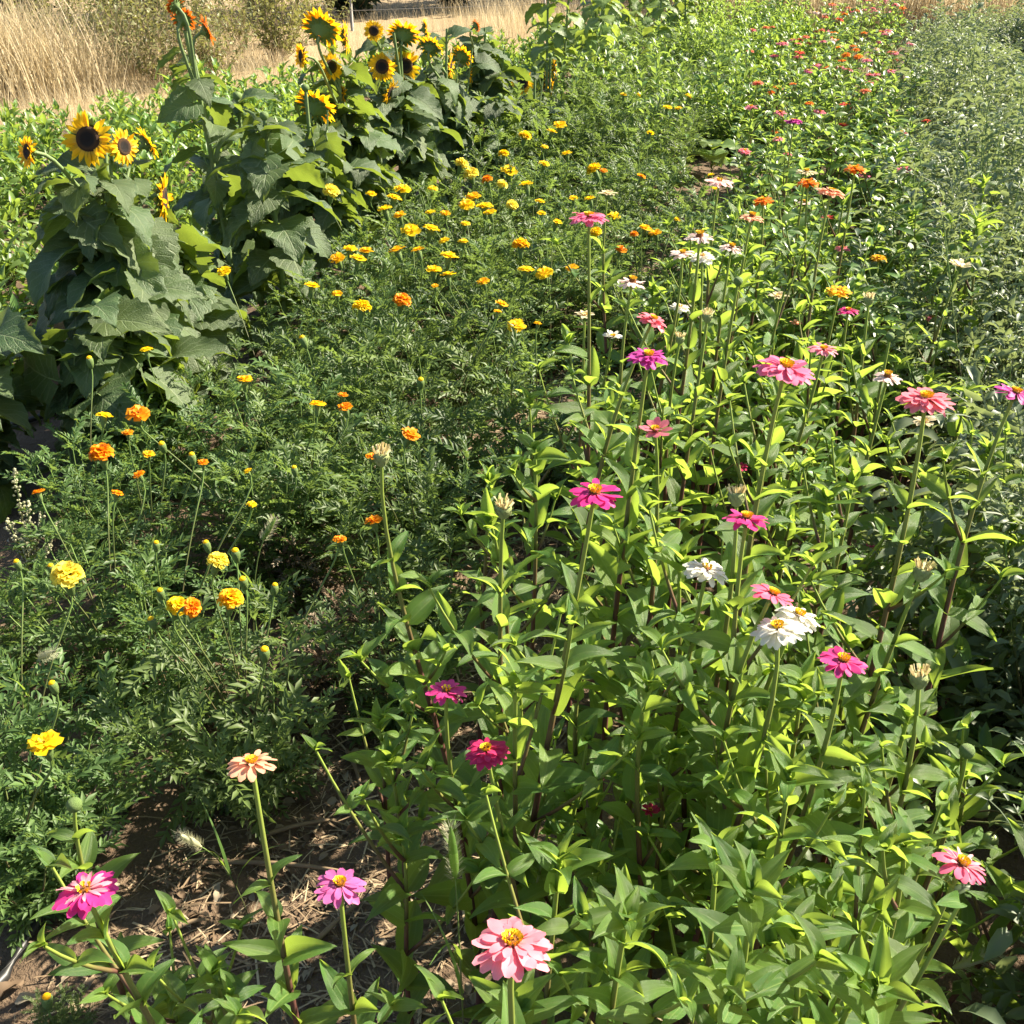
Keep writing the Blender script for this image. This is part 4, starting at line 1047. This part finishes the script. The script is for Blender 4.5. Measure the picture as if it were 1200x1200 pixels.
tomp += [(1.15, .58), (1.5, .66), (1.45, .95), (1.9, .60), (.95, .85), (2.3, .58)]
lab_t = 'sprawling grey green tomato plant with fine curled leaves'
fruits = [(1075, 952, 26), (1058, 985, 22), (1112, 972, 20), (1160, 985, 18), (1148, 947, 22), (1173, 762, 14), (1012, 898, 18), (1150, 758, 12)]
tparents = []
for u, v in tomp:
    b = gp(u, v); e = empty('tomato_plant', b, lab_t, 'tomato plant', 'sprawling tomato plants beside the zinnia row'); k = rng.integers(6)
    Mz = zframe((0, 0, 0), (*rng.normal(0, .2, 2), 1), rng.random() * 6.28, rng.uniform(.8, 1.4)); obj('stem', tom[k][0], e, Mz); tag(obj('foliage', tom[k][1], e, Mz), kind='stuff'); tparents.append((b, e))
for px, py, wp in fruits:
    T = at_v(px, py, .52); T = T if .1 < T[2] < .45 else at_z(px, py, .25)
    D = wp * np.linalg.norm(T - CP) / FPX; b, e = min(tparents, key=lambda t: np.linalg.norm(t[0][:2] - T[:2]))
    obj('tomato', tom_f, e, zframe(T - b, (*rng.normal(0, .2, 2), 1), 0, D / 2))
    obj('fruit_stalk', T_mesh('fruit_stalk', tube(bez([T - b + [0, 0, D * .42], T - b + [.02, 0, .08], (T - b) * [.5, .5, 1] + [0, 0, .10]], 5), .0022, 4), M['mstem']), e)

# ------------------------------------------------------------------ low crop behind the sunflowers
ll_t = [blade(3, 2, 1, .17, lance, -.3, .4 + .25 * i, .4) for i in range(3)]
lowp = []
for i in range(3):
    s_, f_ = bush(700 + i, ll_t, 16, .34, .26, 6, .105, -.25, .2, .3)
    lowp.append((T_mesh('stem', s_, M['mstem']), T_mesh('foliage', f_, M['lowleaf'])))
for v0 in (-2.95, -3.35, -3.8, -4.25, -4.7, -5.15, -5.6):
    u = 2.0 + .15 * v0 + rng.random() * .3
    while u < 14:
        q = gp(u, v0 + rng.normal(0, .06)); px, py, _ = pix(q + [0, 0, .2])
        if rng.random() < .86 and q[1] < field_edge(q[0]) - .5 and -140 < px < 900 and py < 620:
            e = empty('low_crop_plant', q, 'low bright green leafy crop plant between sunflowers and dry grass', 'crop plant', 'low leafy plants behind the sunflowers'); k = rng.integers(3)
            Mz = zframe((0, 0, 0), (*rng.normal(0, .1, 2), 1), rng.random() * 6.28, rng.uniform(.7, 1.15)); obj('stem', lowp[k][0], e, Mz); tag(obj('foliage', lowp[k][1], e, Mz), kind='stuff')
        u += .42

for k in range(60):
    q = gp(8.0 + 6.0 * rng.random() ** .8, rng.uniform(-1.3 if k % 3 else -1.9, -.5)); e = empty('path_weed', q, 'leafy green weed overgrowing the far end of the path', 'weed', 'weeds over the far path'); j = rng.integers(3)
    Mz = zframe((0, 0, 0), (*rng.normal(0, .1, 2), 1), rng.random() * 6.28, rng.uniform(.7, 1.3)); obj('stem', lowp[j][0], e, Mz); tag(obj('foliage', lowp[j][1], e, Mz), kind='stuff')
tw = []
for i in range(3):
    s_, f_ = bush(760 + i, ll_t, 12, .85, .22, 12, .085, -.1, .12, .35); tw.append((T_mesh('stem', s_, M['mstem']), T_mesh('foliage', f_, M['zfol'])))
for k in range(46):
    q = gp(6.8 + 7.0 * rng.random() ** .85, rng.uniform(-1.95, -.95)); e = empty('tall_weed', q, 'tall leafy weed between the far sunflowers and the path', 'weed', 'tall weeds beside the far sunflowers'); j = rng.integers(3)
    Mz = zframe((0, 0, 0), (*rng.normal(0, .12, 2), 1), rng.random() * 6.28, rng.uniform(.5, 1.0)); obj('stem', tw[j][0], e, Mz); tag(obj('foliage', tw[j][1], e, Mz), kind='stuff')
# ------------------------------------------------------------------ weeds, bushes, fence at the far edge
wl = [blade(2, 2, 1, .25, lance, -.2, .5 + .3 * i, .3) for i in range(2)]
wb = []
for i in range(3):
    s_, f_ = bush(800 + i, wl, 24, 1.1, .6, 17, .068, .0, .22, .55)
    wb.append((T_mesh('stem', s_, M['woody']), T_mesh('foliage', f_, M['weed'])))
for px, py in [(95, 84), (130, 92), (165, 88), (200, 96), (235, 90), (270, 84), (305, 78), (335, 66), (150, 60), (215, 62), (285, 58), (360, 52), (60, 66)]:
    q = at_z(px + rng.normal(0, 10), py + rng.normal(0, 5), 0); q[2] = gz(q[0], q[1]); e = empty('weed_bush', q, 'straggly yellow green weed bush behind the dry grass', 'weed', 'weed bushes behind the dry grass'); k = rng.integers(3)
    Mz = zframe((0, 0, 0), (*rng.normal(0, .16, 2), 1), rng.random() * 6, rng.uniform(.65, 1.2)); obj('stem', wb[k][0], e, Mz); tag(obj('foliage', wb[k][1], e, Mz), kind='stuff')
db = []
for i in range(2):
    s_, f_ = bush(850 + i, [blade(2, 2, 1, .3, lance, 0, .5, .3)], 60, 2.6, 1.35, 22, .15, .1, .08, .5)
    db.append((T_mesh('trunk', s_, M['woody']), T_mesh('crown', f_, M['dark'])))
x = -13.
while x < 13:
    y = max(17.5, min(21, 18.0 + .35 * x)) + rng.normal(0, .5)
    if x < -3: y = 16.5 + .45 * (x + 3) + rng.normal(0, .3)
    q = np.array([x, y, 0]); e = empty('evergreen_bush', q, 'dark evergreen bush standing behind the wire fence', 'bush', 'dark bushes behind the fence'); k = rng.integers(2)
    Mz = zframe((0, 0, 0), (0, 0, 1), rng.random() * 6, rng.uniform(.9, 1.25)); obj('trunk', db[k][0], e, Mz); tag(obj('crown', db[k][1], e, Mz), kind='stuff'); x += 1.35
# wire fence
fx = np.arange(-9, 9.1, 2.4); fpts = [np.array([a, 15.2 + .25 * max(a, -6) + (.8 * (a + 6) if a < -6 else 0), 0]) for a in fx]
q = at_z(413, 36, 0); off = min(fpts, key=lambda p: abs(p[0] - q[0])); dx = q - off; fpts = [p + [dx[0], dx[1], 0] for p in fpts]
fe = empty('wire_fence', fpts[0], 'thin steel post and wire fence behind the dry grass', 'fence')
pm = T_mesh('fence_post', join([tube([(0, 0, -.1), (0, 0, .6), (0, 0, 1.35)], .022, 6, cap=True), tube([(0, .02, -.1), (0, .02, .6), (0, .02, 1.35)], .010, 5, cap=True)]), M['post'])
for p in fpts: obj('fence_post', pm, fe, zframe(p - fpts[0], (0, 0, 1)))
for z in (.25, .5, .75, 1.0, 1.25): obj('fence_wire', T_mesh('fence_wire', tube([p - fpts[0] + [0, -.025, z - (.02 if i % 2 else 0)] for i, p in enumerate(fpts)], .0025, 4), M['post']), fe)

# ------------------------------------------------------------------ single small plants
# silvery seed-head weed
b = at_z(45, 700, 0); b[2] = gz(b[0], b[1]); e = empty('seed_weed', b, 'silvery weed with upright seed spikes by the marigold bed', 'weed')
sd = lathe([(.001, -.5), (.4, -.2), (.45, .2), (.001, .5)], 5)
for k, (px, py) in enumerate([(17, 553), (33, 590), (8, 610), (50, 600), (72, 612), (60, 640), (85, 650), (27, 630)]):
    T = at_range(px, py, np.linalg.norm(b - CP) * .97 - .12) - b
    pts = bez([np.zeros(3), T * [.3, .3, .55], T], 10); obj('stem', T_mesh('stem', tube(pts, np.linspace(.003, .0015, 10), 4), M['mstem']), e)
    Ms = []
    for j in range(75):
        q = .35 + .65 * rng.random(); i = q * 9; i0 = min(8, int(i)); p0 = pts[i0] + (pts[i0 + 1] - pts[i0]) * (i - i0); d = rng.normal(0, 1, 3); d[2] = abs(d[2])
        Ms.append(zframe(p0 + nrm(d) * rng.uniform(.003, .013), d, 0, rng.uniform(.005, .0095)))
    tag(obj('seed_spike', T_mesh('seed_spike', many(sd, Ms, rng.random(75)), M['silver']), e), kind='stuff')
    for j in range(5):
        a = rng.random() * 6.28; obj('leaf', zl[j], e, frame(pts[2 + j], (math.cos(a), math.sin(a), .5), s=.04))
# squash plant in the path
b = gp(7.3, -.95); e = empty('squash_plant', b, 'bright green broad leaved squash seedling in the far path', 'squash plant')
for k in range(8):
    a = k * 2.4; leaf_obj(e, b, np.array([0, 0, .02 + .02 * k]), (math.cos(a) * .6, math.sin(a) * .6, .7), .17 + .02 * (k % 3), 0, sl_y, check=False)
# blade tuft at the grass edge
b = at_z(14, 160, 0); b[2] = gz(b[0], b[1]); e = empty('blade_leaf_tuft', b, 'tuft of upright green sword shaped leaves by the dry grass', 'plant'); bl = T_mesh('leaf', blade(5, 2, 1, .06, lambda s: 1 - s ** 3, -1.35, -1.0, .3), M['lowleaf'])
for k in range(11): a = k * 2.4; obj('leaf', bl, e, frame((.03 * math.cos(a), .03 * math.sin(a), 0), (math.cos(a), math.sin(a), rng.uniform(-.1, .4)), s=rng.uniform(.2, .36)))
# foxtail grasses
hair = blade(1, 1, 1, .03, lambda s: 1 - .8 * s, 0, 0)
for (px, py, L, z0, d, lab) in [(531, 1000, .085, .62, (-.05, .1, 1), 'foxtail grass with a yellow green bristly head among zinnia leaves'), (1145, 1125, .075, .30, (.8, 0, .45), 'pale foxtail head leaning over the shaded soil'), (223, 985, .06, .25, (-.4, -.3, .8), 'small tan foxtail head before the marigold bush'), (315, 620, .06, .5, (.5, .1, .8), 'tan foxtail head rising from the marigolds'), (55, 767, .055, .42, (.6, -.2, .4), 'drooping foxtail head over the near marigolds')]:
    T = at_z(px, py, z0); d = nrm(d); b = np.array([T[0] - d[0] * .15, T[1] - d[1] * .15, 0]); b[2] = gz(b[0], b[1]); e = empty('foxtail_grass', b, lab, 'foxtail grass')
    t0 = T - b; s0 = t0 - d * L / 2; pts = bez([np.zeros(3), [s0[0] * .3, s0[1] * .3, s0[2] * .8], s0 - d * .03, s0, t0 + d * L / 2], 12); obj('stem', T_mesh('stem', tube(pts, np.linspace(.0016, .0009, 12), 4, .6, 1), M['mstem']), e)
    core = tube(np.array([s0 + d * L * k for k in np.linspace(0, 1, 7)]), np.array([.002, .0052, .0062, .0062, .0056, .0042, .001]), 7)
    obj('seed_head', T_mesh('seed_head', core, M['silver'] if z0 < .5 else M['lowleaf']), e); Ms = []
    for k in range(260):
        q = rng.random(); r3 = rng.normal(0, 1, 3); r3 -= d * (r3 @ d); r3 = nrm(r3); Ms.append(frame(s0 + d * L * q + r3 * .005, r3 + d * .9, s=rng.uniform(.008, .014)))
    tag(obj('bristle', T_mesh('bristle', many(hair, Ms, rng.random(260)), M['silver']), e), kind='stuff')
    gl = T_mesh('leaf', blade(6, 1, 1, .022, lambda s: 1 - .9 * s, -.9, .3), M['lowleaf'])
    for k in range(3): a = k * 2.2; obj('leaf', gl, e, frame(pts[2 + k], (math.cos(a), math.sin(a), .6), s=.16))
